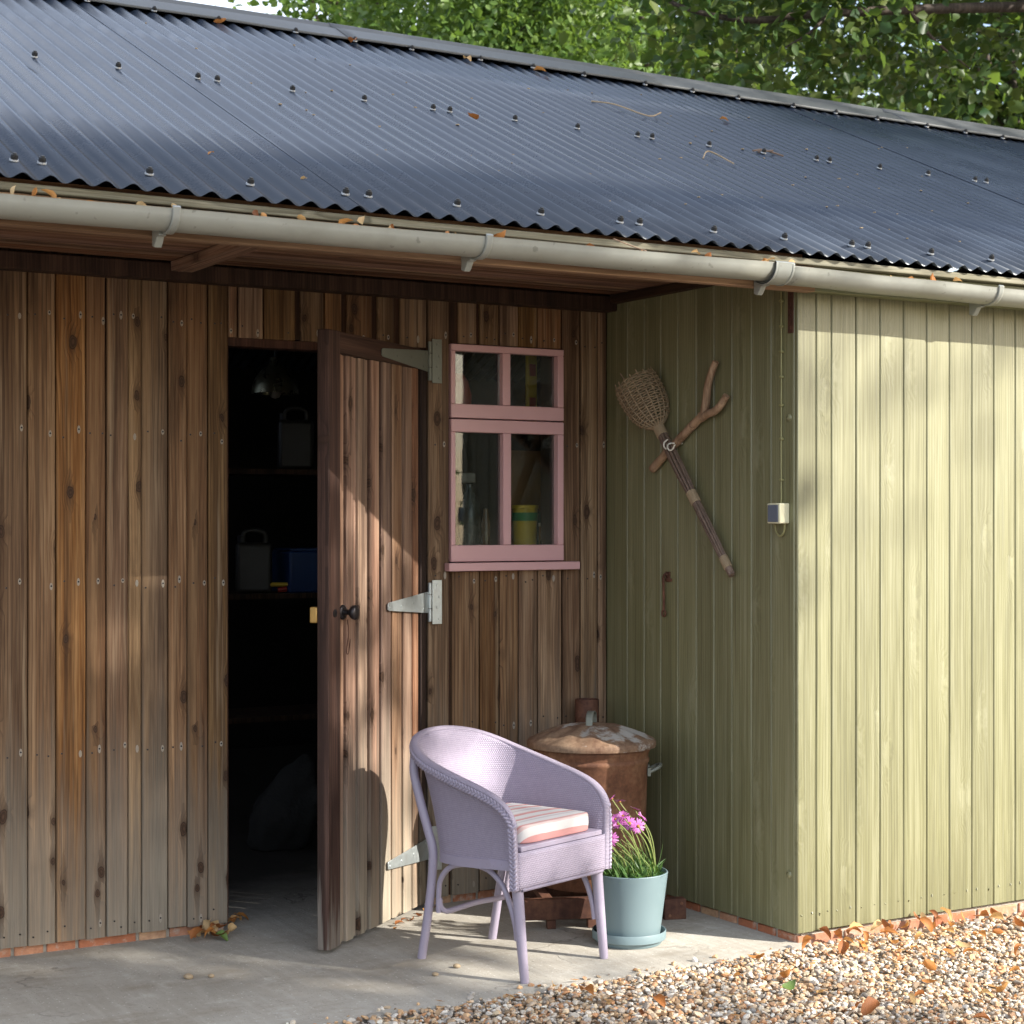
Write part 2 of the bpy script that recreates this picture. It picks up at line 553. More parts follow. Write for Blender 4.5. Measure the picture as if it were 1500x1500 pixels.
def brick_mat():
    m = NT('red_brick')
    co = m.coords()
    rnd = m.n('ObjectInfo').outputs['Random']
    vec = m.n('VectorMath', operation='ADD')
    m.l(co, vec.inputs[0]); m.l(m.comb(rnd, m.math('MULTIPLY', rnd, 9.1), 0), vec.inputs[1])
    n1 = m.noise(vec.outputs[0], 40, 6, .65)
    c = m.ramp(rnd, [(0, (.42, .15, .075)), (.35, (.5, .22, .12)), (.6, (.55, .31, .19)), (.8, (.58, .40, .24)), (1, (.36, .13, .08))])
    col = m.mix(m.maprange(n1, .35, .7, 0, .55), c, (.22, .09, .06))
    n2 = m.noise(vec.outputs[0], 18, 5, .7)
    col = m.mix(m.maprange(n2, .52, .66, 0, .7), col, (.46, .42, .36))
    m.bsdf(col, .9, 0, m.bump(n1, .7, .003), .2)
    return m.m
M['brick'] = brick_mat()

def concrete_mat():
    m = NT('worn_concrete')
    co = m.coords()
    a = m.noise(co, 1.6, 6, .6)
    b = m.noise(co, 26, 6, .7)
    col = m.ramp(a, [(.3, (.27, .245, .205)), (.5, (.345, .32, .275)), (.7, (.42, .395, .35))])
    col = m.mix(m.maprange(b, .35, .7, 0, .35), col, (.25, .22, .18))
    # brushed finish lines left by the float
    br = m.noise(m.mapping(co, (34, 3, 4), rot=(0, 0, .12)), 1.0, 4, .6)
    col = m.mix(m.maprange(br, .48, .68, 0, .22), col, (.50, .47, .42))
    gr2 = m.noise(co, 150, 3, .7)
    col = m.mix(m.maprange(gr2, .55, .75, 0, .5), col, (.20, .175, .145))
    sp = m.voro(co, 70)
    col = m.mix(m.maprange(sp, .12, .17, .6, 0), col, (.15, .125, .10))
    sp2 = m.voro(m.mapping(co, (1, 1, 1), (3.3, 1.7, 0)), 42)
    col = m.mix(m.maprange(sp2, .10, .15, .6, 0), col, (.58, .55, .50))
    sp3 = m.voro(m.mapping(co, (1, 1, 1), (1.3, 4.7, 0)), 9)
    col = m.mix(m.maprange(sp3, .03, .045, .7, 0), col, (.10, .08, .06))
    st = m.noise(m.mapping(co, (1, 2.4, 1), (4, 2, 0)), 2.2, 6, .7)
    col = m.mix(m.maprange(st, .52, .68, 0, .6), col, (.21, .175, .13))
    lt = m.noise(co, 5.5, 5, .7)
    col = m.mix(m.maprange(lt, .58, .72, 0, .4), col, (.55, .53, .48))
    # hairline cracks
    ck = m.n('TexVoronoi', feature='DISTANCE_TO_EDGE')
    wv = m.n('VectorMath', operation='MULTIPLY_ADD')
    nn = m.n('TexNoise'); m.l(co, nn.inputs['Vector']); nn.inputs['Scale'].default_value = 4; nn.inputs['Detail'].default_value = 6
    m.l(nn.outputs['Color'], wv.inputs[0]); wv.inputs[1].default_value = (.5, .5, .5); m.l(co, wv.inputs[2])
    m.l(wv.outputs[0], ck.inputs['Vector']); ck.inputs['Scale'].default_value = .55
    crk = m.math('MULTIPLY', m.maprange(ck.outputs[0], 0, .006, 1, 0), m.maprange(a, .45, .6, 0, 1))
    col = m.mix(m.math('MULTIPLY', crk, .7), col, (.13, .11, .09))
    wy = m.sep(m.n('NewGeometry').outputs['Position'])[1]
    col = m.mix(m.maprange(m.math('ADD', wy, m.math('MULTIPLY', a, 1.0)), 6.65, 7.45, 0, .93), col, (.022, .019, .016))  # painted fall-off of daylight: floor colour goes near-black deeper inside the shed
    h = m.math('ADD', m.math('MULTIPLY', b, .6), m.math('ADD', m.math('MULTIPLY', br, .6), m.math('ADD', m.math('MULTIPLY', gr2, .35), m.math('MULTIPLY', crk, -1.0))))
    m.bsdf(col, .9, 0, m.bump(h, .8, .004), .25)
    return m.m
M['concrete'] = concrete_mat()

def gravel_sheet_mat():
    m = NT('gravel_bed')
    co = m.coords()
    v = m.n('TexVoronoi'); m.l(co, v.inputs['Vector']); v.inputs['Scale'].default_value = 55
    r = m.sep(v.outputs['Color'])[0]
    col = m.ramp(r, [(0, (.16, .12, .08)), (.3, (.36, .26, .16)), (.55, (.45, .38, .29)), (.8, (.3, .27, .24)), (1, (.6, .56, .5))])
    col = m.mix(m.maprange(v.outputs[0], .3, .7, 0, .8), col, (.06, .045, .03))
    m.bsdf(col, .85, 0, m.bump(m.math('MULTIPLY', v.outputs[0], -1), 1, .012), .3)
    return m.m
M['gravelbed'] = gravel_sheet_mat()

def pebble_mat():
    m = NT('flint_pebble')
    a = m.n('Attribute'); a.attribute_name = 'tint'
    co = m.coords()
    n1 = m.noise(co, 160, 4, .6)
    n2 = m.noise(co, 60, 4, .6)
    col = m.mix(m.maprange(n1, .35, .7, 0, .35), a.outputs['Color'], (.28, .20, .13))
    col = m.mix(m.maprange(n2, .6, .72, 0, .5), col, (.62, .56, .48))
    m.bsdf(col, .7, 0, m.bump(n1, .3, .002), .4)
    return m.m
M['pebble'] = pebble_mat()

def roof_mat(name, c, rough):
    m = NT(name)
    co = m.coords()
    n1 = m.noise(m.mapping(co, (1, .6, .6)), 2.0, 5, .6)
    n2 = m.noise(co, 120, 3, .6)
    n3 = m.noise(m.mapping(co, (26, 1.2, 1.2)), 1.0, 4, .6)
    col = m.mix(n1, tuple(x * .85 for x in c), tuple(x * 1.2 for x in c))
    col = m.mix(m.maprange(n3, .55, .75, 0, .2), col, tuple(x * 1.6 for x in c))
    vx = m.math('FRACT', m.math('ADD', m.math('DIVIDE', m.sep(co)[0], .0762), m.math('MULTIPLY', m.math('SUBTRACT', n2, .5), .05)))
    vd = m.math('ABSOLUTE', m.math('SUBTRACT', vx, .5))
    if name.startswith('anthracite'):
        col = m.mix(m.math('MULTIPLY', m.maprange(vd, .02, .075, .75, 0), m.maprange(n3, .3, .6, .4, 1)), col, (.020, .019, .017))
    sp = m.voro(co, 17)
    col = m.mix(m.maprange(sp, .02, .04, .5, 0), col, (.22, .21, .19))
    rg = m.math('ADD', m.maprange(n1, .3, .7, rough - .06, rough + .08), m.maprange(n2, .3, .7, -.01, .02))
    m.bsdf(col, rg, 0, m.bump(n2, .025, .001), .40)
    return m.m
M['roof'] = roof_mat('anthracite_roof_steel', (.038, .050, .072), .27)
M['ridge'] = roof_mat('grey_ridge_steel', (.085, .09, .092), .5)

def rust_mat(name, c1, c2, c3, zinc=None, zlo=.5, zhi=.7):
    m = NT(name)
    co = m.coords()
    a = m.noise(co, 7, 7, .68)
    b = m.noise(co, 45, 5, .65)
    col = m.ramp(a, [(.3, c1), (.5, c2), (.68, c3)])
    col = m.mix(m.maprange(b, .4, .7, 0, .45), col, tuple(x * .4 for x in c1))
    metal = 0.0
    dr = m.noise(m.mapping(co, (30, 30, 2.5)), 1.0, 4, .6)
    col = m.mix(m.maprange(dr, .56, .72, 0, .4), col, c3)
    if zinc is not None:
        z = m.noise(m.mapping(co, (6, 6, 10), (2, 5, 3)), 1.0, 6, .7)
        f = m.maprange(z, zlo, zhi, 0, 1)
        col = m.mix(f, col, zinc)
    m.bsdf(col, .75, metal, m.bump(m.math('ADD', a, m.math('MULTIPLY', b, .5)), .5, .003), .35)
    return m.m
M['rust'] = rust_mat('rusty_steel', (.10, .04, .022), (.19, .085, .045), (.31, .17, .095))
M['rustdark'] = rust_mat('dark_rusty_steel', (.05, .02, .014), (.10, .042, .026), (.18, .08, .045))
M['lid'] = rust_mat('peeling_rusty_lid', (.085, .036, .02), (.24, .15, .095), (.33, .225, .145), zinc=(.38, .355, .32), zlo=.53, zhi=.60)

def weave_mat():
    """woven paper fibre, UV in metres"""
    m = NT('lavender_woven_fibre')
    uv = m.n('UVMap').outputs[0]
    s = m.sep(uv)
    P_ = .0080
    Q_ = .0066
    u = m.math('DIVIDE', s[0], P_)
    v = m.math('DIVIDE', s[1], Q_)
    row = m.math('FLOOR', v)
    par = m.math('MULTIPLY', m.math('MODULO', row, 2.0), .5)
    uu = m.math('ABSOLUTE', m.math('SINE', m.math('MULTIPLY', m.math('ADD', u, par), PI)))
    vv = m.math('ABSOLUTE', m.math('SINE', m.math('MULTIPLY', v, PI)))
    h = m.math('MULTIPLY', m.math('POWER', uu, .6), m.math('POWER', vv, .6))
    n1 = m.noise(m.coords(), 60, 4, .6)
    nb_ = m.noise(m.coords(), 240, 2, .5)
    h = m.math('MULTIPLY', h, m.maprange(nb_, .3, .7, .7, 1.15))
    col = m.mix(h, (.265, .225, .292), (.382, .332, .415))
    col = m.mix(m.maprange(n1, .4, .75, 0, .25), col, (.46, .40, .49))
    m.bsdf(col, .55, 0, m.bump(h, .9, .0016), .4)
    return m.m
M['weave'] = weave_mat()

def rib_mat():
    m = NT('lavender_wrapped_fibre')
    uv = m.n('UVMap').outputs[0]
    s = m.sep(uv)
    u = m.math('DIVIDE', s[0], .0045)
    h = m.math('POWER', m.math('ABSOLUTE', m.math('SINE', m.math('MULTIPLY', u, PI))), .7)
    col = m.mix(h, (.27, .23, .295), (.382, .332, .415))
    m.bsdf(col, .5, 0, m.bump(h, .9, .0018), .4)
    return m.m
M['wrap'] = rib_mat()

def cushion_mat():
    m = NT('striped_cushion_cotton')
    co = m.coords()
    s = m.sep(co)
    t = m.math('ADD', s[1], s[2])
    wob = m.math('MULTIPLY', m.math('SUBTRACT', m.noise(co, 9, 2, .5), .5), .006)
    t = m.math('ADD', t, wob)
    W = (.68, .66, .64); P = (.62, .31, .29); L = (.66, .49, .46); G = (.58, .52, .52)
    stops = [(.0, P), (.245, W), (.274, L), (.290, P), (.298, L), (.303, W), (.330, G), (.343, W), (.352, P), (.366, L), (.372, W), (.405, P), (.425, L), (.433, W), (.455, G), (.468, W), (.49, P), (.505, L), (.512, W), (.545, P), (.565, W), (.59, G), (.60, W), (.62, P), (.635, W)]
    col = m.ramp(t, stops, 'CONSTANT')
    wv = m.n('TexWave'); m.l(co, wv.inputs['Vector']); wv.inputs['Scale'].default_value = 220
    m.bsdf(col, .9, 0, m.bump(m.math('ADD', m.noise(co, 14, 3, .5), m.math('MULTIPLY', m.noise(co, 400, 2, .5), .15)), .35, .006), .2)
    return m.m
M['cushion'] = cushion_mat()

def leaf_mat(name, c1, c2, c3, trans=.45, rough=.45):
    m = NT(name)
    geo = m.n('NewGeometry')
    rpi = geo.outputs['Random Per Island']
    col = m.ramp(rpi, [(0, c1), (.5, c2), (1, c3)])
    b = m.n('BsdfPrincipled')
    m.l(col, b.inputs['Base Color']); b.inputs['Roughness'].default_value = rough
    b.inputs['Specular IOR Level'].default_value = .4
    t = m.n('BsdfTranslucent')
    tc = m.mix(.5, col, (.20, .30, .03), 'MIX')
    m.l(tc, t.inputs['Color'])
    mx = m.n('MixShader'); mx.inputs[0].default_value = trans
    m.l(b.outputs[0], mx.inputs[1]); m.l(t.outputs[0], mx.inputs[2])
    m.l(mx.outputs[0], m.out.inputs[0])
    return m.m
M['leaf_light'] = leaf_mat('light_green_leaf', (.05, .11, .02), (.10, .18, .035), (.16, .24, .06))
M['leaf_dark'] = leaf_mat('dark_green_leaf', (.022, .060, .022), (.045, .090, .022), (.105, .130, .030), .4)
M['leaf_plant'] = leaf_mat('daisy_leaf', (.05, .12, .03), (.085, .17, .045), (.12, .22, .07), .3)
M['stem'] = leaf_mat('daisy_stem', (.16, .22, .06), (.22, .29, .08), (.27, .27, .10), .2)
M['petal'] = leaf_mat('mauve_petal', (.40, .09, .33), (.55, .15, .46), (.64, .28, .56), .15, .5)
M['disc'] = plain('daisy_eye', (.30, .14, .02), .8, 0, .3, 300, .5)
M['bark'] = wood('tree_bark', (.03, .022, .016), (.075, .055, .04), (.13, .10, .075), var=.1, knots=0, grain=25)

def dry_leaf_mat():
    m = NT('dry_orange_leaf')
    co = m.coords()
    rnd = m.n('ObjectInfo').outputs['Random']
    col = m.ramp(rnd, [(0, (.24, .08, .025)), (.25, (.44, .16, .04)), (.55, (.60, .27, .07)), (.8, (.64, .40, .16)), (1, (.70, .50, .26))])
    n1 = m.noise(co, 60, 5, .65)
    col = m.mix(m.maprange(n1, .5, .75, 0, .6), col, (.14, .055, .02))
    b = m.n('BsdfPrincipled'); m.l(col, b.inputs['Base Color']); b.inputs['Roughness'].default_value = .6
    m.l(m.bump(n1, .5, .002), b.inputs['Normal'])
    t = m.n('BsdfTranslucent'); m.l(col, t.inputs['Color'])
    mx = m.n('MixShader'); mx.inputs[0].default_value = .3
    m.l(b.outputs[0], mx.inputs[1]); m.l(t.outputs[0], mx.inputs[2]); m.l(mx.outputs[0], m.out.inputs[0])
    return m.m
M['dry'] = dry_leaf_mat()
M['dryisl'] = leaf_mat('dry_leaf_bits', (.25, .09, .03), (.46, .20, .06), (.58, .38, .18), .25, .7)
M['greenleaf'] = plain('fallen_green_leaf', (.10, .16, .03), .6, 0, .4, 60, .3)

def glass_mat():
    m = NT('dusty_window_glass')
    co = m.coords()
    tr = m.n('BsdfTransparent'); tr.inputs[0].default_value = (.9, .93, .9, 1)
    gl = m.n('BsdfGlossy'); gl.inputs['Roughness'].default_value = .02
    nz = m.noise(co, 3.0, 2, .5)
    m.l(m.bump(nz, .05, .02), gl.inputs['Normal'])
    fr = m.n('Fresnel'); fr.inputs[0].default_value = 1.5
    mx = m.n('MixShader'); m.l(fr.outputs[0], mx.inputs[0]); m.l(tr.outputs[0], mx.inputs[1]); m.l(gl.outputs[0], mx.inputs[2])
    df = m.n('BsdfDiffuse'); df.inputs[0].default_value = (.45, .42, .36, 1)
    s = m.sep(co)
    d1 = m.noise(co, 14, 6, .7)
    d2 = m.noise(co, 170, 3, .6)
    low = m.maprange(s[2], .0, .14, .22, .015)
    f = m.math('ADD', m.math('MULTIPLY', m.maprange(d2, .5, .72, 0, 1), low), m.maprange(d1, .58, .8, 0, .05), clamp=True)
    m2 = m.n('MixShader'); m.l(f, m2.inputs[0]); m.l(mx.outputs[0], m2.inputs[1]); m.l(df.outputs[0], m2.inputs[2])
    m.l(m2.outputs[0], m.out.inputs[0])
    return m.m
M['glass'] = glass_mat()

# ------------------------------------------------------------------ ground
def sheet(name, x0, x1, y0, y1, z, mat, nx=1, ny=1):
    mb = MB()
    mb.grid([[(x0 + (x1 - x0) * i / nx, y0 + (y1 - y0) * j / ny, z) for i in range(nx + 1)] for j in range(ny + 1)])
    o = mb.build(name, mat)
    o['kind'] = 'structure'
    return o

BACK, SIDE, FRONT = 6.1, 4.03, 4.89
XL, XR, YB = -1.6, 9.0, 10.9
sheet('ground', -120, 120, -120, 120, -.03, M['gravelbed'])
# concrete slab with a worn front edge
mb = MB()
xs = [(-2.2 + i * .02) for i in range(int((SIDE + .08 + 2.2) / .02))]
edge = [4.835 + .012 * noise.noise((x * 3, 0, 1)) + .010 * noise.noise((x * 14, 3, 1)) + (.03 * max(0, (x - 3.2)) if x > 3.2 else 0) for x in xs]
rowA = [(x, e, -.06) for x, e in zip(xs, edge)]
rowB = [(x, e, -.012) for x, e in zip(xs, edge)]
rowC = [(x, e + .015, 0) for x, e in zip(xs, edge)]
rowD = [(x, 6.3, 0) for x in xs]
mb.grid([rowA, rowB, rowC, rowD])
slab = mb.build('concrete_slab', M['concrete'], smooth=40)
slab['kind'] = 'structure'
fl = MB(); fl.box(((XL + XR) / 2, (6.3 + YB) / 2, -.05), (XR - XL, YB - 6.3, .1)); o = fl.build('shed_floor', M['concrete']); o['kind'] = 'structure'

# gravel pebbles: one mesh, cheap egg shapes
def icos(sub):
    b = bmesh.new(); bmesh.ops.create_icosphere(b, subdivisions=sub, radius=1)
    v = np.array([x.co[:] for x in b.verts]); f = np.array([[q.index for q in x.verts] for x in b.faces]); b.free()
    return v, f
def gravel(sub=2, want=20500, outer=False):
    iv, jf = icos(sub)
    NV = len(iv)
    pts = []
    tries = 0
    cell = {}
    while len(pts) < want and tries < 400000:
        tries += 1
        x = RS.uniform(1.9, 5.75) if not outer else RS.uniform(.2, 8.2); y = RS.uniform(3.35, 4.885)
        if x < SIDE + .02:
            e = 4.835 + (.03 * max(0, x - 3.2)) + .02 * noise.noise((x * 5, 2, 7))
            if y > e + (.10 * RS.rand() ** 2 if RS.rand() < .22 else 0):
                continue
        # leave out what the frame never comes near
        d = .506 * x + .8625 * y; r = .8625 * x - .506 * y
        inside = not (r < -.42 * d or r > .40 * d or d < 4.6 or x < 1.9 or x > 5.75)
        if inside == outer:
            continue
        big = RS.rand()
        s = .0044 + .0080 * big ** 2.2
        key = (int(x / .0080), int(y / .0080))
        if cell.get(key, 0) > 0:
            continue
        cell[key] = 1
        pts.append((x, y, s))
    n = len(pts)
    P = np.array(pts)
    V = np.empty((n, NV, 3), dtype=np.float32)
    cols = np.array([(.48, .36, .24), (.42, .26, .13), (.62, .54, .43), (.33, .18, .09), (.25, .21, .17), (.46, .41, .34), (.68, .63, .55), (.36, .25, .15), (.55, .34, .17), (.38, .35, .31), (.50, .24, .10), (.58, .46, .30)])
    tint = np.empty((n, NV, 4), dtype=np.float32)
    for i in range(n):
        s = P[i, 2]
        sc = np.array([s * RS.uniform(.9, 1.5), s * RS.uniform(.75, 1.15), s * RS.uniform(.5, .85)])
        v = iv * (1 + RS.uniform(-.10, .10, (NV, 1)))
        for _ in range(6):
            pn = RS.normal(size=3); pn /= np.linalg.norm(pn); lim = RS.uniform(.45, .85)
            dd = v @ pn - lim
            v = v - np.maximum(dd, 0)[:, None] * pn
        v = v * sc * 1.12
        a = RS.uniform(0, 2 * PI); ca, sa = math.cos(a), math.sin(a)
        tlt = RS.uniform(-.6, .6); ct, st = math.cos(tlt), math.sin(tlt)
        v = np.stack([v[:, 0] * ct - v[:, 2] * st, v[:, 1], v[:, 0] * st + v[:, 2] * ct], 1)
        v = np.stack([v[:, 0] * ca - v[:, 1] * sa, v[:, 0] * sa + v[:, 1] * ca, v[:, 2]], 1)
        on_ = P[i, 0] < SIDE and P[i, 1] > 4.85 + .03 * max(0, P[i, 0] - 3.2)
        V[i] = v + np.array([P[i, 0], P[i, 1], (.003 if on_ else -.016 + RS.uniform(0, .016))])
        c = cols[RS.randint(len(cols))] * RS.uniform(.85, 1.3) + .03
        tint[i, :, :3] = np.clip(c, 0, .85); tint[i, :, 3] = 1
    F = (jf[None] + (np.arange(n) * NV)[:, None, None]).reshape(-1, 3).astype(np.int32)
    me = bpy.data.meshes.new('gravel')
    me.vertices.add(n * NV); me.vertices.foreach_set('co', V.ravel())
    nf = len(F)
    me.loops.add(nf * 3); me.loops.foreach_set('vertex_index', F.ravel())
    me.polygons.add(nf); me.polygons.foreach_set('loop_start', np.arange(nf, dtype=np.int32) * 3)
    me.polygons.foreach_set('use_smooth', np.zeros(nf, dtype=bool))
    me.update(calc_edges=True)
    at = me.color_attributes.new('tint', 'FLOAT_COLOR', 'POINT')
    at.data.foreach_set('color', tint.ravel())
    me.materials.append(M['pebble'])
    o = link(bpy.data.objects.new('gravel', me)); o['kind'] = 'stuff'
    tag(o, 'loose gravel further along the yard, past both ends of the slab' if outer else 'loose tan and grey gravel in front of the concrete slab', 'gravel')
gravel()
gravel(1, 13000, True)

# ------------------------------------------------------------------ the shed
shed = thing('shed', 'timber shed with corrugated roof, open plank door, pink window and green boarded end', 'shed', (3, 6, 0))
SH = Vector((3, 6, 0))
def sp(x, y, z):          # world -> shed local
    return (x - SH.x, y - SH.y, z)

def plank_mesh(w, h, t=.02, ch=.004, name='board', mat=None):
    prof = [(-w / 2 + ch, -t), (w / 2 - ch, -t), (w / 2, -t + ch), (w / 2, 0), (-w / 2, 0), (-w / 2, -t + ch)]
    return MB().extr(prof, 0, h).mesh(name, mat)

# --- brown back wall
tw = grp('timber_wall', shed)
def backing(x0, x1, z0, z1, y=BACK + .012):
    pass
mbk = MB()
def bk(x0, x1, z0, z1):
    mbk.box(((x0 + x1) / 2, BACK + .012 + .02, (z0 + z1) / 2), (x1 - x0, .04, z1 - z0))
bk(XL, 2.383, .03, 2.42); bk(2.383, 3.197, 2.16, 2.42); bk(3.197, 3.295, .03, 2.42); bk(3.295, 3.81, .03, 1.30); bk(3.295, 3.81, 2.175, 2.42); bk(3.81, SIDE + .02, .03, 2.42)
mbk.build('sheathing', M['darkwood'], tw, loc=(-SH.x, -SH.y, 0))
edges = [2.008, 2.058, 2.156, 2.227, 2.305, 2.383]
x = 2.008
left = [2.008]
while x > XL:
    x -= random.choice((.098, .072, .078, .105, .088))
    left.append(x)
left.reverse()
nails = MB()
halo = MB()
def board_back(x0, x1, z0, z1, proud=0, mat='brown'):
    w = x1 - x0 - .0035
    me = plank_mesh(w, z1 - z0, .018, .0035, 'board', M[mat])
    dz = random.uniform(-.004, .004) if z0 < .1 else 0
    put('board', me, tw, sp((x0 + x1) / 2, BACK + .014 - proud, z0 + dz), (0, random.uniform(-.0012, .0012), 0))
    for zz in ((.075, .69, 1.266, 1.79, 2.20) if z1 - z0 > 1.5 else ((.075, .69, 1.255) if z1 < 1.5 else (z0 + .035,))):
        if not (z0 < zz < z1):
            continue
        for fx in ((.25, .75) if w > .05 else (.5,)):
            xx = x0 + w * fx + random.uniform(-.010, .010); zz2 = zz + random.uniform(-.016, .016)
            if random.random() < .14: continue
            nails.tube([(xx, BACK - .0035 - proud, zz2), (xx, BACK - .0062 - proud, zz2)], .0034, 7)
        if random.random() < .7: halo.tube([(xx, BACK - .0039 - proud, zz2 - .001), (xx, BACK - .0047 - proud, zz2 - .001)], .0075, 9, squash=(random.uniform(1.1, 2.2), .75), up=(0, 0, 1))
allb = left + edges[1:]
for a, b in zip(allb[:-1], allb[1:]):
    board_back(a, b, .033, 2.345, random.choice((0, 0, .002, .004)))
for a, b in ((2.383, 2.418), (2.421, 2.519), (2.522, 2.647), (2.668, 2.763), (2.766, 2.835), (2.855, 2.963), (2.984, 3.055), (3.081, 3.195)):
    board_back(a, b, 2.155, 2.345, random.choice((0, .002)))
board_back(3.198, 3.293, .033, 2.345, .003)
for a, b in ((3.334, 3.418), (3.43, 3.518), (3.52, 3.606), (3.608, 3.695), (3.697, 3.808)):
    board_back(a, b, 2.18, 2.345, random.choice((0, .002)))
for a, b in ((3.305, 3.427), (3.43, 3.518), (3.52, 3.606), (3.608, 3.695), (3.697, 3.808)):
    board_back(a, b, .033, 1.292, random.choice((0, .002)))
for a, b in ((3.815, 3.899), (3.901, 3.982), (3.984, 4.026)):
    board_back(a, b, .033, 2.345, random.choice((0, .002)))
nl = nails.build('nail_heads', M['iron'], tw, loc=(-SH.x, -SH.y, 0)); nl['kind'] = 'stuff'
nl = halo.build('nail_stains', M['stain'], tw, loc=(-SH.x, -SH.y, 0)); nl['kind'] = 'stuff'
# door lining
fr = MB()
fr.box((2.790, BACK + .055, 2.140), (.81, .085, .03)); fr.box((2.3895, BACK + .063, 1.07), (.012, .07, 2.10)); fr.box((3.191, BACK + .063, 1.07), (.012, .07, 2.10))
fr.build('door_lining', M['stile'], tw, loc=(-SH.x, -SH.y, 0))
# top beam
MB().extr([(-2.82, -.035), (2.82, -.035), (2.82, .035), (-2.82, .035)], 0, .06).build('wall_plate', M['darkwood'], tw, sp(SIDE - 2.825, 6.052, 2.337), bevel=.004)

# --- green walls
gw = grp('green_side_wall', shed)
ys = [6.106, 5.951, 5.831, 5.718, 5.604, 5.485, 5.373, 5.264, 5.147, 5.033, 4.905]
mb = MB(); mb.box((SIDE + .04, 5.50, 1.215), (.03, 1.18, 2.37)); mb.build('sheathing', M['greenfascia'], gw, loc=(-SH.x, -SH.y, 0))
for a, b in zip(ys[:-1], ys[1:]):
    w = a - b - .002
    me = plank_mesh(w, 2.36, .02, .003, 'board', M['green'])
    # board face looks to -X: rotate local -Y onto -X
    put('board', me, gw, sp(SIDE + .02 + random.uniform(-.0006, .0006), (a + b) / 2, .034), (0, 0, -PI / 2))
gf = grp('green_front_wall', shed)
mb = MB(); mb.box(((SIDE + .05 + XR) / 2, FRONT + .04, 1.19), (XR - SIDE - .05, .03, 2.32)); mb.build('sheathing', M['greenfascia'], gf, loc=(-SH.x, -SH.y, 0))
fx = [4.032, 4.118, 4.187]
while fx[-1] < XR:
    fx.append(fx[-1] + random.choice((.1135, .1135, .113, .09, .1135)) if len(fx) > 6 else fx[-1] + .1138)
gn = MB()
for a, b in zip(fx[:-1], fx[1:]):
    w = b - a - .0022
    me = plank_mesh(w, 2.34, .02, .0034, 'board', M['green'])
    put('board', me, gf, sp((a + b) / 2, FRONT + .02 + random.uniform(-.001, .001), .038 + random.uniform(-.002, .002)))
    for zz in (.10,):
        for q in (.22, .78):
            gn.tube([(a + w * q, FRONT + .001, zz + random.uniform(-.01, .01)), (a + w * q, FRONT - .0015, zz)], .003, 6)
o = gn.build('nail_heads', M['green'], gf, loc=(-SH.x, -SH.y, 0)); o['kind'] = 'stuff'

# --- brick plinth
pl = grp('brick_plinth', shed)
mb = MB()
mb.box(((XL + 2.375) / 2, BACK + .055, .008), (2.375 - XL, .07, .044)); mb.box(((3.2 + SIDE) / 2, BACK + .055, .008), (SIDE - 3.2, .07, .044))
mb.box((SIDE + .055, 5.50, .003), (.07, 1.17, .054)); mb.box(((SIDE + .035 + XR) / 2, FRONT + .055, -.003), (XR - SIDE - .035, .07, .066))
mb.build('mortar_bed', M['mortar'], pl, loc=(-SH.x, -SH.y, 0))
bm_ = {}
def brick(x, y, z, L, rot):
    key = round(L, 3)
    if key not in bm_:
        bm_[key] = MB().box((0, 0, 0), (L, .08, .05)).mesh('brick', M['brick'])
    put('brick', bm_[key], pl, sp(x, y + 0, z), (random.uniform(-.02, .02), random.uniform(-.015, .015), rot), bevel=.004)
x = 2.372
while x > .9:
    L = random.choice((.1, .1, .1, .205)); brick(x - L / 2, BACK + .052, .007, L, 0); x -= L + .012
x = 3.21
while x < 3.95:
    L = random.choice((.1, .205, .1)); brick(x + L / 2, BACK + .052, .007, L, 0); x += L + .012
y = 4.915
while y < 6.0:
    L = .1; brick(SIDE + .052, y + L / 2, .002, L, PI / 2); y += L + .014
x = 4.045
while x < 6.2:
    L = random.choice((.205, .1, .205)); brick(x + L / 2, FRONT + .052, -.004, L, 0); x += L + .012

# --- rest of the building shell (inside lining, far walls)
ins = MB()
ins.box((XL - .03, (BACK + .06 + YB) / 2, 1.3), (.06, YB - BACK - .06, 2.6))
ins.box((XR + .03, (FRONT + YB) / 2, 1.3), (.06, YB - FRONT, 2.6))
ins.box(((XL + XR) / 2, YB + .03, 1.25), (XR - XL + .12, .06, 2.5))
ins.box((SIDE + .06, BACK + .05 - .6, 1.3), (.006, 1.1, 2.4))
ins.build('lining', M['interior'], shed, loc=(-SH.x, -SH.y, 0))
# gable ends
TAN = .459
gz = lambda y: (.222 + TAN * min(y, 15.8 - y)) - .02
gb = MB()
for xx in (XL - .06, XR):
    poly = [(4.95, 2.30), (7.9, gz(7.9)), (YB + .06, gz(YB + .06)), (YB + .06, 2.2), (4.95, 2.2)]
    i = len(gb.v)
    for dx in (0, .06):
        for yy, zz in poly:
            gb.v.append((xx + dx, yy, zz))
    n = 5
    gb.f.append(tuple(i + k for k in range(n))); gb.f.append(tuple(i + n + k for k in reversed(range(n))))
    for k in range(n):
        gb.f.append((i + k, i + (k + 1) % n, i + n + (k + 1) % n, i + n + k))
gb.build('gable', M['brown'], shed, loc=(-SH.x, -SH.y, 0))

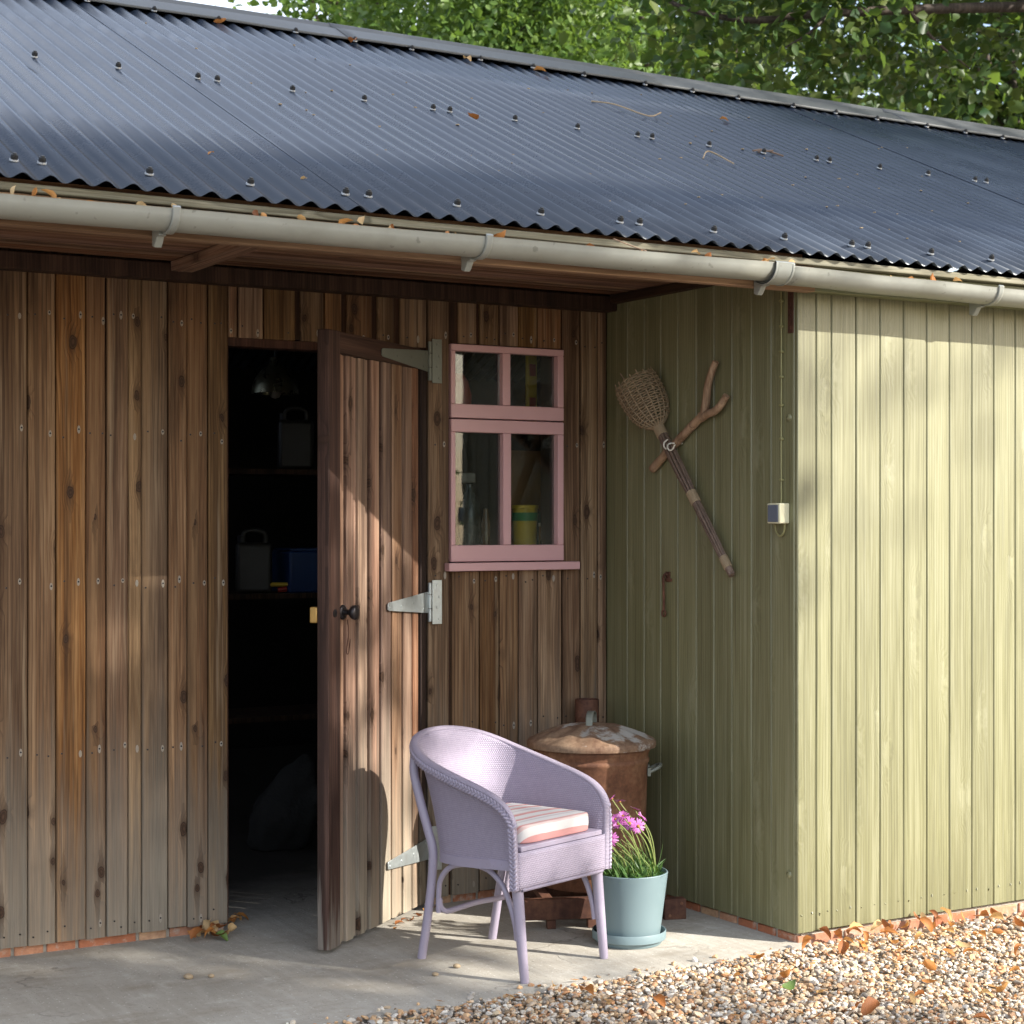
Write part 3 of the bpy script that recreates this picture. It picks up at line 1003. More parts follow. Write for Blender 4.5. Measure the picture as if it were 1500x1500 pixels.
# --- soffit
sf = grp('soffit', shed)
yy = 4.86
while yy < 6.02:
    w = min(random.choice((.098, .092, .1)), 6.02 - yy)
    me = plank_mesh(w - .003, SIDE - XL, .016, .004, 'soffit_board', M['soffit'])
    # length along X, face looking down
    o = put('soffit_board', me, sf, sp(XL, yy + w / 2, 2.404 + random.uniform(-.0015, .0015)))
    o.matrix_local = Matrix.Translation(sp(XL, yy + w / 2, 2.402 + .016 + random.uniform(-.0015, .0015))) @ Matrix(((0, 0, 1, 0), (1, 0, 0, 0), (0, 1, 0, 0), (0, 0, 0, 1)))
    yy += w
for xx, w in ((2.176, .08), (.55, .08), (-1.0, .08), (4.008, .04)):
    me = MB().extr([(-w / 2, -.017), (w / 2, -.017), (w / 2, .017), (-w / 2, .017)], 0, 6.015 - 4.86).mesh('joist', M['darkwood'] if w < .05 else M['soffit'])
    o = put('joist', me, sf, bevel=.003)
    o.matrix_local = Matrix.Translation(sp(xx, 4.86, 2.384)) @ Matrix(((1, 0, 0, 0), (0, 0, 1, 0), (0, -1, 0, 0), (0, 0, 0, 1)))
# fascia beam over the recess, batten under the sheet edge
AX = Matrix(((0, 0, 1, 0), (1, 0, 0, 0), (0, 1, 0, 0), (0, 0, 0, 1)))      # local z -> X
def lengthwise(name, x0, x1, y0, y1, z0, z1, mat, parent, bevel=.003):
    me = MB().extr([(y0, z0), (y1, z0), (y1, z1), (y0, z1)], 0, x1 - x0).mesh(name, mat)
    o = put(name, me, parent, bevel=bevel)
    o.matrix_local = Matrix.Translation(sp(x0, 0, 0)) @ AX
    return o
ev = grp('eaves', shed)
lengthwise('fascia_board', XL, 4.05, 4.815, 4.858, 2.285, 2.372, M['fascia'], ev)
lengthwise('fascia_board', 4.053, XR, 4.835, 4.885, 2.290, 2.374, M['greenfascia'], ev)
lengthwise('eave_batten', XL, XR, 4.797, 4.850, 2.3745, 2.397, M['batten'], ev)

# --- roof
rf = grp('roof', shed)
PITCH = math.atan(TAN)
CP, AMP = .0762, .0093
def roof_z(y):
    return .222 + TAN * y
def corr_sheet(n, L, seg=12):
    mb = MB()
    cols = n * seg + 1
    P = [[(i * CP / seg, j * L / 4, AMP * math.cos(2 * PI * i / seg)) for i in range(cols)] for j in range(5)]
    mb.grid(P)
    return mb.mesh('corrugated_sheet', M['roof'], 60)
SN = 13
sheet_me = corr_sheet(SN + 1, (7.86 - 4.77) / math.cos(PITCH))
PEAK0 = 1.588            # a crest at the eave
x0 = PEAK0 - CP * SN * 3 + CP * 9 + .0
laps = []
i = 0
xx = x0
while xx < XR:
    o = put('corrugated_sheet', sheet_me, rf, sp(xx, 4.77 + random.uniform(-.006, .004), roof_z(4.77) + (.0012 if i % 2 else 0)), (PITCH, 0, 0))
    md = o.modifiers.new('thick', 'SOLIDIFY'); md.thickness = .0016; md.offset = -1
    laps.append(xx)
    xx += CP * SN; i += 1
# back slope, one sheet run
mb = MB()
bl = 3.4
o = put('corrugated_sheet', corr_sheet(int((XR - x0) / CP), bl, 6), rf, sp(x0, 7.95 + bl * math.cos(PITCH), roof_z(7.86) - bl * math.sin(PITCH)), (-PITCH + 0, 0, 0))
o.rotation_euler = (PITCH, 0, PI); o.location = sp(x0 + int((XR - x0) / CP) * CP, 7.95 + bl * math.cos(PITCH), roof_z(7.86) - bl * math.sin(PITCH))
# ridge cap: lengths of folded steel with a rolled top
xx = XL - .1
k = 0
while xx < XR:
    L = 1.83
    ridge_y, ridge_z = 7.925, roof_z(7.905) + .040
    prof = [(-.225, -.225 * TAN - .010), (-.222, -.222 * TAN + .000), (-.10, -.10 * TAN + .012), (-.035, -.012), (-.02, .008), (0, .016), (.02, .008), (.035, -.012), (.213, -.213 * TAN)]
    n = 24
    P = []
    for a, b in prof:
        P.append([(xx + L * t / n, ridge_y + a, ridge_z + b + .004 * noise.noise(((xx + L * t / n) * 2.0, a * 3, 5)) * (1.6 if a < -.15 else .6) - .005 * (k % 2) * 0) for t in range(n + 1)])
    m2 = MB(); m2.grid(P)
    o = m2.build('ridge_cap', M['ridge'], rf, loc=(-SH.x, -SH.y, .003 * (k % 2)), smooth=40)
    md = o.modifiers.new('thick', 'SOLIDIFY'); md.thickness = .002; md.offset = 0
    xx += L - .06; k += 1
# fixings: black cap on a pale washer
cap = MB().lathe([(.0, .017), (.006, .017), (.0075, .013), (.0105, .012), (.0115, .006), (.0115, .0)], 14).mesh('roof_screw', M['black'], 50)
was = MB().lathe([(.0, -.002), (.0135, -.003), (.0145, -.006), (.012, -.0085)], 14).mesh('washer', M['washer'], 50)
both = MB().lathe([(.0, .020), (.0065, .020), (.008, .015), (.0115, .014), (.0125, .005), (.0125, .0)], 14)
nb = len(both.f)
both.lathe([(.0, .0005), (.0150, -.001), (.0160, -.006), (.0130, -.0095)], 14)
scr = both.mesh('roof_screw', M['black'], 50)
scr.materials.append(M['washer'])
for q in range(nb, len(scr.polygons)):
    scr.polygons[q].material_index = 1
def fix(x, y, dz=0):
    xc = x0 + round((x - x0) / CP) * CP
    o_ = put('roof_screw', scr, rf, sp(xc, y, roof_z(y) + (AMP + .010) / 1.0 + dz), (PITCH, 0, 0))
    o_.scale = (.84, .84, .84)
for b in laps:
    for q in (0, 1, 5, 9):
        fix(b + q * CP, 4.862)
        fix(b + (q + 1) * CP, 6.32)
    for q in (1, 5, 9):
        fix(b + q * CP, 7.692, .004)
# things blown onto the roof come later

# --- gutter
gt = grp('gutter', shed)
def gutter_len(x0_, x1_, z0_, z1_):
    n = 14
    rows = []
    prof = []
    for j in range(n + 1):
        th = PI * j / n
        prof.append((4.738 - .058 * math.cos(th), -.051 * math.sin(th)))
    prof = [(4.680 + .005, .002), (4.680 - .002, .003)] + prof + [(4.798, .003), (4.793, .002)]
    segs = 30
    P = [[(x0_ + (x1_ - x0_) * t / segs, a, z0_ + (z1_ - z0_) * t / segs + b + .0012 * math.sin(t * 1.1)) for t in range(segs + 1)] for a, b in prof]
    m2 = MB(); m2.grid(P)
    o = m2.build('gutter_length', M['gutter'], gt, loc=(-SH.x, -SH.y, 0), smooth=50)
    md = o.modifiers.new('thick', 'SOLIDIFY'); md.thickness = .0025; md.offset = 0
gutter_len(XL, 3.80, 2.332, 2.346)
gutter_len(3.802, 6.9, 2.340, 2.312)
def gut_bracket(x, w, z, r=.0635, tail=True):
    prof = []
    n = 12
    for j in range(n + 1):
        th = PI * j / n
        prof.append((4.738 - r * math.cos(th), z - (r - .0085) * math.sin(th)))
    P = [[(x + s * w, a, b) for s in (-.5, -.3, .3, .5)] for a, b in ([(4.677, z + .010), (4.672, z + .006)] + prof + [(4.803, z + .01)])]
    m2 = MB(); m2.grid(P)
    m3 = m2
    o = m2.build('gutter_bracket', M['bracket'], gt, loc=(-SH.x, -SH.y, 0), smooth=50)
    md = o.modifiers.new('thick', 'SOLIDIFY'); md.thickness = .006; md.offset = 0
    if tail:
        t = MB()
        t.prism([(4.765, z - .035), (4.812, z + .015), (4.812, z - .083), (4.795, z - .089), (4.785, z - .080), (4.772, z - .062), (4.752, z - .060)], -.011, .011)
        me = t.mesh('bracket_arm', M['bracket'])
        o2 = put('bracket_arm', me, gt, bevel=.002)
        o2.matrix_local = Matrix.Translation(sp(x - .012, 0, 0)) @ Matrix(((0, 1, 0, 0), (1, 0, 0, 0), (0, 0, 1, 0), (0, 0, 0, 1)))
for xb in (-.3, .69, 1.677, 2.664, 4.80, 5.80):
    gut_bracket(xb, .022, (2.332 + .014 * (xb - XL) / (3.8 - XL)) if xb < 3.8 else 2.340 - (xb - 3.8) * .009)
gut_bracket(3.800, .078, 2.343, .0640)
gut_bracket(3.765, .008, 2.343, .0660, False); gut_bracket(3.836, .008, 2.343, .0660, False)

# --- door, hung at (3.197, 6.1), free edge towards the viewer
DA = math.atan2(5.585 - 6.095, 2.548 - 3.197)            # direction hinge -> free edge
dr = grp('door', shed)
DW, DT = .825, .045
# local frame: origin at the hinge, local x runs from the free edge to the hinge, outer face at -y
dr.location = sp(3.194, 6.088, .014); dr.rotation_euler = (0, 0, DA + PI)
DH = 2.132
def dbox(name, x0, x1, y0, y1, z0, z1, mat, bevel=.003, prof=None):
    w = x1 - x0
    me = MB().extr(prof or [(-w / 2, y0), (w / 2, y0), (w / 2, y1), (-w / 2, y1)], 0, z1 - z0).mesh(name, mat)
    return put(name, me, dr, ((x0 + x1) / 2, 0, z0), bevel=bevel)
# outer face y=-.0, inner y=+.045
dbox('stile', -DW, -DW + .088, 0, DT, 0, DH, M['stile'])
dbox('stile', -.052, 0, .004, DT, 0, DH, M['darkstile'])
o = dbox('top_rail', -DW + .0885, -.0525, .003, DT, DH - .077, DH, M['stile'])
me = MB().extr([(.003, -.0385), (DT, -.0385), (DT, .0385), (.003, .0385)], 0, DW - .141).mesh('top_rail', M['stile'])
bpy.data.objects.remove(o)
o = put('top_rail', me, dr, bevel=.003); o.matrix_local = Matrix.Translation((-DW + .0885, 0, DH - .0385)) @ AX
# planks
pe = [-DW + .089, -.675, -.582, -.487, -.392, -.297, -.202, -.115, -.053]
for i, (a, b) in enumerate(zip(pe[:-1], pe[1:])):
    w = b - a - .002
    if w < .03:
        continue
    g_ = (.030, .032, .030, .012, .008, .008, .006, .006)[i]
    y0, y1, y2 = .007, .019, .034
    prof = [(-w / 2 + .003, y0), (w / 2 - g_ - .01, y0), (w / 2 - g_, y1), (w / 2, y1), (w / 2, y2), (-w / 2, y2), (-w / 2, y0 + .003)]
    me = MB().extr(prof, 0, DH - .080).mesh('plank', M['door'])
    put('plank', me, dr, ((a + b) / 2, random.uniform(-.001, .001), random.uniform(0, .003)))
lg = MB()
for z in (.25, 1.05, 1.85):
    lg.box((-DW / 2, DT + .0, z), (DW - .12, .022, .14))
lg.build('ledge', M['stile'], dr, bevel=.003)
# T hinges: strap on the door, plate on the wall post
def hinge(z, mat, L=.36):
    m2 = MB()
    m2.prism([(-L, z - .012), (-L + .008, z - .017), (-.002, z - .042), (-.002, z + .040), (-L + .008, z + .013), (-L, z + .008)], -.004, 0)
    m2.tube([(.004, -.008, z - .075), (.004, -.008, z - .026)], .008, 10); m2.tube([(.004, -.008, z - .024), (.004, -.008, z + .028)], .0085, 10); m2.tube([(.004, -.008, z + .030), (.004, -.008, z + .075)], .008, 10)
    for xx, zz in ((-L + .016, -.006), (-L * .68, -.004), (-L * .38, .002), (-.025, .027), (-.045, -.025)):
        m2.tube([(xx, -.004, z + zz), (xx, -.006, z + zz)], .0055, 8)
    o = m2.build('hinge_strap', mat, dr, bevel=.001, seg=1)
    c, s = math.cos(-(DA + PI)), math.sin(-(DA + PI))
    p = MB(); p.box((.031, .0, z), (.042, .004, .17))
    for xx, zz in ((.03, .065), (.04, .02), (.03, -.02), (.04, -.065)):
        p.tube([(xx, -.002, z + zz), (xx, -.0045, z + zz)], .0055, 8)
    o = p.build('hinge_plate', mat, dr, (0.0, -.010, 0), (0, 0, -(DA + PI)), bevel=.001, seg=1)
hinge(2.09, M['galvdull'], .41); hinge(1.160, M['galv']); hinge(.210, M['galv'])
# knob and escutcheon
kb = MB().lathe([(.0, 0), (.026, 0), (.027, .003), (.024, .007), (.012, .009), (.009, .022), (.012, .03), (.022, .036), (.0255, .043), (.0265, .050), (.024, .055), (.015, .0585), (0, .059)], 24)
kb.build('knob', M['iron'], dr, (-DW + .118, .008, 1.155), (PI / 2, 0, 0), smooth=60)
es = MB().lathe([(.0, 0), (.014, 0), (.014, .002), (.009, .003), (.0, .003)], 20)
es.build('keyhole_plate', M['iron'], dr, (-DW + .045, 0, 1.155), (PI / 2, 0, 0), smooth=50)
MB().tube(catmull([(0, -.012, 0), (.004, -.014, -.05), (-.004, -.010, -.11), (.006, -.012, -.118), (.022, -.012, -.07)], 18), .0016, 5).build('string', M['stile'], dr, (-DW + .118, 0, 1.13))
MB().box((0, 0, 0), (.03, .028, .055)).build('latch_keep', M['brass'], dr, (-DW + .014, DT + .015, 1.15), bevel=.004)

# --- window
wd = grp('window', shed)
WX0, WX1 = 3.295, 3.811
def wframe(z0, z1, top, bot, st, bar, barx):
    m2 = MB()
    y0, y1 = BACK - .018, BACK + .03
    yc, yt = (y0 + y1) / 2, y1 - y0
    def bx(a, b, c, d, ins=0):
        m2.box(((a + b) / 2, yc + ins / 2, (c + d) / 2), (b - a, yt - ins, d - c))
    bx(WX0, WX0 + st, z0 + bot + .0003, z1 - top - .0003, .0005); bx(WX1 - st - .008, WX1, z0 + bot + .0003, z1 - top - .0003, .0005)
    bx(WX0, WX1, z1 - top, z1); bx(WX0, WX1, z0, z0 + bot)
    bx(barx - bar / 2, barx + bar / 2, z0 + bot + .0003, z1 - top - .0003, .003)
    m2.build('sash', M['pink'], wd, loc=(-SH.x, -SH.y, 0), bevel=.003)
    # putty fillets just inside the frame
    for a, b in ((WX0 + st, barx - bar / 2), (barx + bar / 2, WX1 - st - .008)):
        g = MB().box((0, 0, (z1 - top - z0 - bot) / 2), (b - a, .004, z1 - top - z0 - bot))
        g.build('pane', M['glass'], wd, sp((a + b) / 2, BACK + .014, z0 + bot))
wframe(1.889, 2.176, .026, .054, .020, .036, 3.546)
wframe(1.328, 1.884, .050, .064, .020, .036, 3.549)
# sill
mb = MB()
mb.extr([(3.272, BACK - .045), (3.872, BACK - .045), (3.872, BACK - .002), (3.272, BACK - .002)], 1.292, 1.324)
mb.build('sill', M['pink'], wd, loc=(-SH.x, -SH.y, 0), bevel=.003)
# deep inner lining of the opening
mb = MB()
mb.box((WX0 - .008, BACK + .10, 1.75), (.014, .13, .86)); mb.box((WX1 + .008, BACK + .10, 1.75), (.014, .13, .86)); mb.box((3.553, BACK + .10, 1.316), (.53, .13, .014)); mb.box((3.553, BACK + .10, 2.186), (.53, .13, .014))
mb.build('reveal', M['darkwood'], wd, loc=(-SH.x, -SH.y, 0))

# --- corner strap, bolts on the green wall
mb = MB()
mb.box((SIDE - .003, 4.921, 2.225), (.004, .028, .15))
for z in (2.17, 2.21, 2.25, 2.285):
    mb.tube([(SIDE - .005, 4.921, z), (SIDE - .008, 4.921, z)], .006, 8)
mb.build('corner_strap', M['rustdark'], gw, loc=(-SH.x, -SH.y, 0))
bo = MB().lathe([(0, .008), (.008, .0075), (.013, .004), (.014, 0)], 16).mesh('bolt_head', M['green'], 50)
for z in (1.852, .238):
    put('bolt_head', bo, gw, sp(SIDE - .0005, 4.932, z), (0, -PI / 2, 0))

# ------------------------------------------------------------------ things on the green wall
jb = thing('junction_box', 'cream electrical box with grey cover and painted cable on the green wall corner', 'junction box', (SIDE, 4.965, 1.478))
MB().box((-.023, 0, .036), (.046, .070, .072)).build('box_body', M['cream'], jb, bevel=.004)
MB().box((-.0475, 0, .036), (.003, .056, .060)).build('cover', M['greyface'], jb, bevel=.001)
cb = MB()
cb.tube([(-.007, .003, .072 + .82 * k / 20) for k in range(21)], .0035, 6)
cb.build('cable', M['oliveplastic'], jb, smooth=60)
cl = MB()
for z in (.155, .30, .42, .52, .61, .70, .79):
    cl.box((-.007, .003, z), (.012, .016, .009))
cl.build('cable_clips', M['oliveplastic'], jb, bevel=.002)
lp = MB()
lp.tube([(-.012, -.022 + .026 - .026 * math.cos(t), -.002 - .042 * math.sin(t) ** .8 if math.sin(t) > 0 else 0) for t in [PI * k / 14 for k in range(15)]], .0038, 7)
lp.build('cable_loop', M['oliveplastic'], jb, smooth=60)

# cabin hook
ch_ = thing('cabin_hook', 'dark rusty cabin hook hanging low on the green side wall', 'hook', (SIDE, 5.665, 1.27))
m2 = MB()
m2.box((-.003, 0, 0), (.006, .026, .04)); m2.box((-.003, -.004, -.012), (.008, .04, .012))
m2.build('staple_plate', M['rustdark'], ch_, bevel=.001)
m2 = MB()
m2.tube(catmull([(-.010, -.012, .006), (-.016, -.002, .012), (-.018, .010, -.004), (-.014, .014, -.04), (-.012, .015, -.09), (-.012, .016, -.13)], 20), .0052, 7)
m2.tube([(-.012, .016 + .011 * math.sin(2 * PI * k / 12), -.142 + .012 * math.cos(2 * PI * k / 12)) for k in range(12)], .004, 6, closed=True)
m2.build('hook_rod', M['rustdark'], ch_, smooth=60)

# forked stick
def on_side(y, z, off):
    return Vector((SIDE - off, y, z))
fs = MB()
A = [on_side(5.745, 1.690, .022), on_side(5.62, 1.765, .024), on_side(5.50, 1.835, .024), on_side(5.393, 1.893, .026)]
pth = catmull(A, 14)
fs.tube(pth, [.0165 + .0012 * math.sin(k * 2.1) for k in range(14)], 10)
B1 = catmull([on_side(5.400, 1.885, .026), on_side(5.385, 1.935, .028), on_side(5.375, 1.99, .028), on_side(5.352, 2.045, .026), on_side(5.330, 2.080, .024)], 12)
fs.tube(B1, [.0165 - .0004 * k for k in range(12)], 10)
B2 = catmull([on_side(5.415, 1.875, .026), on_side(5.372, 1.888, .030), on_side(5.325, 1.893, .036), on_side(5.285, 1.915, .036), on_side(5.252, 1.948, .034)], 12)
fs.tube(B2, [.0165 - .0003 * k for k in range(12)], 10)
me = fs.mesh('forked_stick', M['stick'], 60)
o = put('forked_stick', me, None)
tag(o, 'bare brown forked branch hung on the green wall behind the wicker scoop', 'stick')

# hook that holds both
hk = MB()
hk.tube(catmull([(SIDE, 5.575, 1.785), (SIDE - .035, 5.575, 1.785), (SIDE - .062, 5.578, 1.782), (SIDE - .072, 5.572, 1.768), (SIDE - .070, 5.562, 1.757), (SIDE - .066, 5.548, 1.760), (SIDE - .066, 5.536, 1.772), (SIDE - .066, 5.532, 1.778)], 22), .0032, 7)
hk.tube(catmull([(SIDE - .058, 5.588, 1.800), (SIDE - .070, 5.596, 1.788), (SIDE - .074, 5.592, 1.772), (SIDE - .072, 5.580, 1.762)], 10), .0032, 7)
o = hk.build('wall_hook', M['hookwhite'], smooth=60)
tag(o, 'small white coated hook holding the crossed stick and scoop handle', 'hook')

# wicker scoop
sc = thing('wicker_scoop', 'wicker fruit scoop with round basket head and long bound willow handle', 'wicker scoop', (SIDE, 5.55, 1.6))
SC0 = Vector((SIDE, 5.55, 1.6))
def scl(p):
    return tuple(Vector(p) - SC0)
neck = on_side(5.668, 1.850, .045); head_top = on_side(5.775, 2.035, .085)
axis = (head_top - neck); HL = axis.length; axis.normalize()
uu = Vector((1, 0, 0)); uu = (uu - axis * uu.dot(axis)).normalized(); vv_ = axis.cross(uu)
def head_r(t):                    # 0 at the neck, 1 at the mouth
    pts = [(0, .016), (.10, .046), (.22, .070), (.42, .085), (.65, .090), (.85, .090), (1, .084)]
    for (a, ra), (b, rb) in zip(pts[:-1], pts[1:]):
        if t <= b:
            q = (t - a) / (b - a); q = q * q * (3 - 2 * q) if a else q
            return ra + (rb - ra) * q
    return pts[-1][1]
def hp(t, th, dr_=0):
    r_ = head_r(t) + dr_
    return neck + axis * (HL * t) + uu * (math.cos(th) * r_ * .93) + vv_ * (math.sin(th) * r_)
NR = 18
ribs = MB()
for j in range(NR):
    th = 2 * PI * j / NR
    ribs.tube([scl(hp(t, th, .001)) for t in [k / 13 * (1.0 + .05 * random.random() * (k == 13)) for k in range(14)]], .0031, 6)
ribs.build('basket_stakes', M['wicker'], sc, smooth=60)
wv = MB()
NW = 21
for q in range(NW):
    t = .10 + .86 * q / (NW - 1)
    pts = []
    ns = NR * 3
    for k in range(ns):
        th = 2 * PI * k / ns
        s_ = math.cos(th * NR / 2 + (PI if q % 2 else 0))
        pts.append(scl(hp(min(1, max(0.02, t + .006 * noise.noise((th, q, 1)))), th, .0046 * s_)))
    wv.tube(pts, .0026 + .0008 * random.random(), 5, closed=True)
wv.build('basket_weavers', M['wicker'], sc, smooth=60)
# loose stake ends
ls = MB()
for th, t0 in ((2.6, .95), (3.5, .97), (.6, .96), (1.8, .97)):
    p = hp(t0, th); ls.tube([scl(p), scl(p + axis * .028 + Vector((0, random.uniform(-.01, .01), .004)))], .0026, 5)
ls.build('stake_ends', M['rod'], sc)
h0 = neck + axis * .01; h1 = on_side(5.232, 1.288, .024)
hd = MB()
nrod = 8
hax = (h1 - h0).normalized(); hu = Vector((1, 0, 0)); hu = (hu - hax * hu.dot(hax)).normalized(); hv = hax.cross(hu)
for j in range(nrod):
    ang = 2 * PI * j / nrod
    pts, rr = [], []
    for k in range(15):
        t = k / 14
        rad = .0165 + .005 * math.sin(PI * min(1, max(0, (t - .12) / .38))) + .003 * math.sin(PI * min(1, max(0, (t - .5) / .42)))
        if j == 0:
            rad *= .3
        rad *= (1 - .35 * t)
        p = h0.lerp(h1, t) + hu * (math.cos(ang + t * .5) * rad * .85) + hv * (math.sin(ang + t * .5) * rad)
        pts.append(scl(p)); rr.append((.0058 if j % 2 else .0048) - .0012 * t)
    hd.tube(pts, rr, 6)
hd.build('handle_rods', M['rod'], sc, smooth=60)
for t0, t1, r0 in ((-.01, .075, .0215), (.46, .535, .0185), (.885, .955, .0150)):
    tn = MB()
    n = int((t1 - t0) * (h1 - h0).length / .0052)
    pts = []
    for k in range(n * 10 + 1):
        t = t0 + (t1 - t0) * k / (n * 10); a = 2 * PI * k / 10
        pts.append(scl(h0.lerp(h1, t) + hu * (math.cos(a) * r0) + hv * (math.sin(a) * r0)))
    tn.tube(pts, .0027, 5)
    tn.build('binding', M['twine'], sc, smooth=60)
bl_ = MB(); 
bl_.tube([scl(h0.lerp(h1, t)) for t in (.94, .965, .985, 1.0)], [.012, .015, .013, .006], 10)
bl_.build('butt_knot', M['rod'], sc, smooth=60)

# ------------------------------------------------------------------ tub chair
CH = thing('tub_chair', 'lavender painted woven tub chair standing on the concrete', 'chair', (3.054, 5.222, 0), R(19.5))
CH.scale = (.95, 1, 1)
TOP = [(-.247, -.226, .420), (-.250, -.222, .50), (-.252, -.202, .548), (-.254, -.158, .585), (-.255, -.09, .612), (-.254, 0, .637), (-.250, .09, .662), (-.238, .17, .687), (-.208, .236, .714), (-.155, .285, .737), (-.082, .312, .751), (0, .320, .756)]
BOT = [(-.241, -.226, .375), (-.241, -.212, .375), (-.241, -.19, .374), (-.241, -.15, .372), (-.238, -.09, .368), (-.234, -.02, .363), (-.227, .05, .360), (-.212, .11, .358), (-.182, .155, .356), (-.133, .185, .356), (-.068, .2, .356), (0, .205, .356)]
def mirror(L):
    return L + [(-x, y, z) for x, y, z in reversed(L[:-1])]
NC = 161
topc = catmull(mirror(TOP), NC); botc = catmull(mirror(BOT), NC)
arc = [0]
for a, b in zip(topc[:-1], topc[1:]):
    arc.append(arc[-1] + (b - a).length)
barc = [0]
for a, b in zip(botc[:-1], botc[1:]):
    barc.append(barc[-1] + (b - a).length)
bscale = 1.0
NRW = 22
P, U = [], []
for r_ in range(NRW + 1):
    t = r_ / NRW
    row, ur = [], []
    for c in range(NC):
        p = botc[c].lerp(topc[c], t)
        lean = math.sin(PI * t) * -.010                      # slightly hollow between rim and hem
        n_ = Vector((p.x, p.y - .0, 0)); 
        if n_.length > 0: n_.normalize()
        p = p + n_ * lean * (1 if c > 8 and c < NC - 9 else 0)
        row.append(p)
        ur.append((barc[c] * 1.25, p.z - .35))
    P.append(row); U.append(ur)
sh = MB(); sh.grid(P, U)
o = sh.build('woven_shell', M['weave'], CH, smooth=60)
md = o.modifiers.new('thick', 'SOLIDIFY'); md.thickness = .007; md.offset = 0
# hem band along the lower edge
P = []
for k, (dz, dn) in enumerate(((-.014, .004), (-.016, .007), (.014, .007), (.016, .003))):
    row = []
    for c in range(6, NC - 6):
        p = botc[c]; n_ = Vector((p.x, p.y + .02, 0)).normalized()
        row.append(p + n_ * dn + Vector((0, 0, dz)))
    P.append(row)
hm = MB(); hm.grid(P); hm.build('hem_band', M['lav'], CH, smooth=60)
# rim: wrapped flattened roll that runs down both front posts
rimpath = [Vector((-.243, -.226, .300)), Vector((-.245, -.227, .36))] + topc + [Vector((.245, -.227, .36)), Vector((.243, -.226, .300))]
def roll(path, a, b, mat, name, n=12, off=.0):
    mb = MB(); P, U = [], []
    L = 0
    m = len(path)
    for k, p in enumerate(path):
        if k:
            L += (p - path[k - 1]).length
        t = (path[min(k + 1, m - 1)] - path[max(k - 1, 0)]).normalized()
        out = Vector((p.x, p.y + (.05 if p.y < 0 else .02), 0))
        if p.z < .5 and p.y < -.15:
            out = Vector((p.x, -.02, 0))
        out = (out - t * out.dot(t)).normalized()
        w = t.cross(out)
        row, ur = [], []
        for j in range(n + 1):
            th = 2 * PI * j / n
            row.append(p + out * (off + math.cos(th) * a) + w * (math.sin(th) * b)); ur.append((L, j / n * .1))
        P.append(row); U.append(ur)
    mb.grid(P, U)
    return mb.build(name, mat, CH, smooth=80, fix=True)
roll(rimpath, .0155, .0105, M['wrap'], 'rim', off=.0105)
# plaited braid laid round the outside of the rim
def braid(path, off, r, pitch, amp, name):
    # resample evenly
    L = [0]
    for a, b in zip(path[:-1], path[1:]):
        L.append(L[-1] + (b - a).length)
    N = int(L[-1] / .0035)
    pts, tg = [], []
    k = 0
    for i in range(N):
        s_ = L[-1] * i / (N - 1)
        while k < len(L) - 2 and L[k + 1] < s_:
            k += 1
        q = (s_ - L[k]) / max(1e-9, L[k + 1] - L[k])
        pts.append(path[k].lerp(path[k + 1], q))
    mb = MB()
    strands = [[], [], []]
    for i, p in enumerate(pts):
        t = (pts[min(i + 1, N - 1)] - pts[max(i - 1, 0)]).normalized()
        out = Vector((p.x, p.y + (.05 if p.y < 0 else .02), 0))
        if p.z < .5 and p.y < -.15:
            out = Vector((p.x, -.02, 0))
        out = (out - t * out.dot(t)).normalized(); w = t.cross(out)
        s_ = L[-1] * i / (N - 1)
        for j in range(3):
            ph = 2 * PI * (s_ / pitch + j / 3)
            strands[j].append(p + out * (off + .0028 * math.sin(2 * ph)) + w * (amp * math.sin(ph)))
    for st_ in strands:
        mb.tube(st_, r, 6)
    return mb.build(name, M['lav'], CH, smooth=80)
def lower_outer(path):
    out = []
    for p in path:
        q = p.copy()
        if p.z > .53 or p.y > -.15:
            q.z -= .016
        elif p.z > .46:
            q.z -= .016 * (p.z - .46) / .07
        out.append(q)
    return out
braid(lower_outer(rimpath), .0215, .0056, .042, .0100, 'braid')
# apron and side returns of the lower front box
def rounded(x0, x1, y0, y1, r, n=5):
    out = []
    for cx_, cy_, a0 in ((x1 - r, y1 - r, 0), (x0 + r, y1 - r, PI / 2), (x0 + r, y0 + r, PI), (x1 - r, y0 + r, 1.5 * PI)):
        for k in range(n + 1):
            a = a0 + PI / 2 * k / n; out.append((cx_ + r * math.cos(a), cy_ + r * math.sin(a)))
    return out
rp = [(-.244, -.206), (-.246, -.215)] + [(-.231 - .015 * math.cos(a), -.221 - .015 * math.sin(a)) for a in [PI / 2 * k / 5 for k in range(6)]] + [(x, -.236) for x in [-.2 + .4 * k / 20 for k in range(21)]] + [(.231 + .015 * math.sin(a), -.221 - .015 * math.cos(a)) for a in [PI / 2 * k / 5 for k in range(6)]] + [(.246, -.215), (.244, -.206)]
P, U = [], []
L = [0]
for a, b in zip(rp[:-1], rp[1:]):
    L.append(L[-1] + math.hypot(b[0] - a[0], b[1] - a[1]))
for r_ in range(9):
    t = r_ / 8
    row, ur = [], []
    for c, (x, y) in enumerate(rp):
        side = abs(x) > .2455 and y > -.2
        zb = .297 + (.055 if side and y > -.16 else 0)
        row.append((x, y, zb + (.419 - zb) * t)); ur.append((L[c], (.419 - .297) * t))
    P.append(row); U.append(ur)
ap = MB(); ap.grid(P, U)
o = ap.build('apron', M['weave'], CH, smooth=60)
md = o.modifiers.new('thick', 'SOLIDIFY'); md.thickness = .008; md.offset = -1
ae = MB()
ae.tube([(x, -.233, .297) for x in [-.225 + .45 * k / 8 for k in range(9)]], .006, 8)
ae.build('apron_edge', M['wrap'], CH)
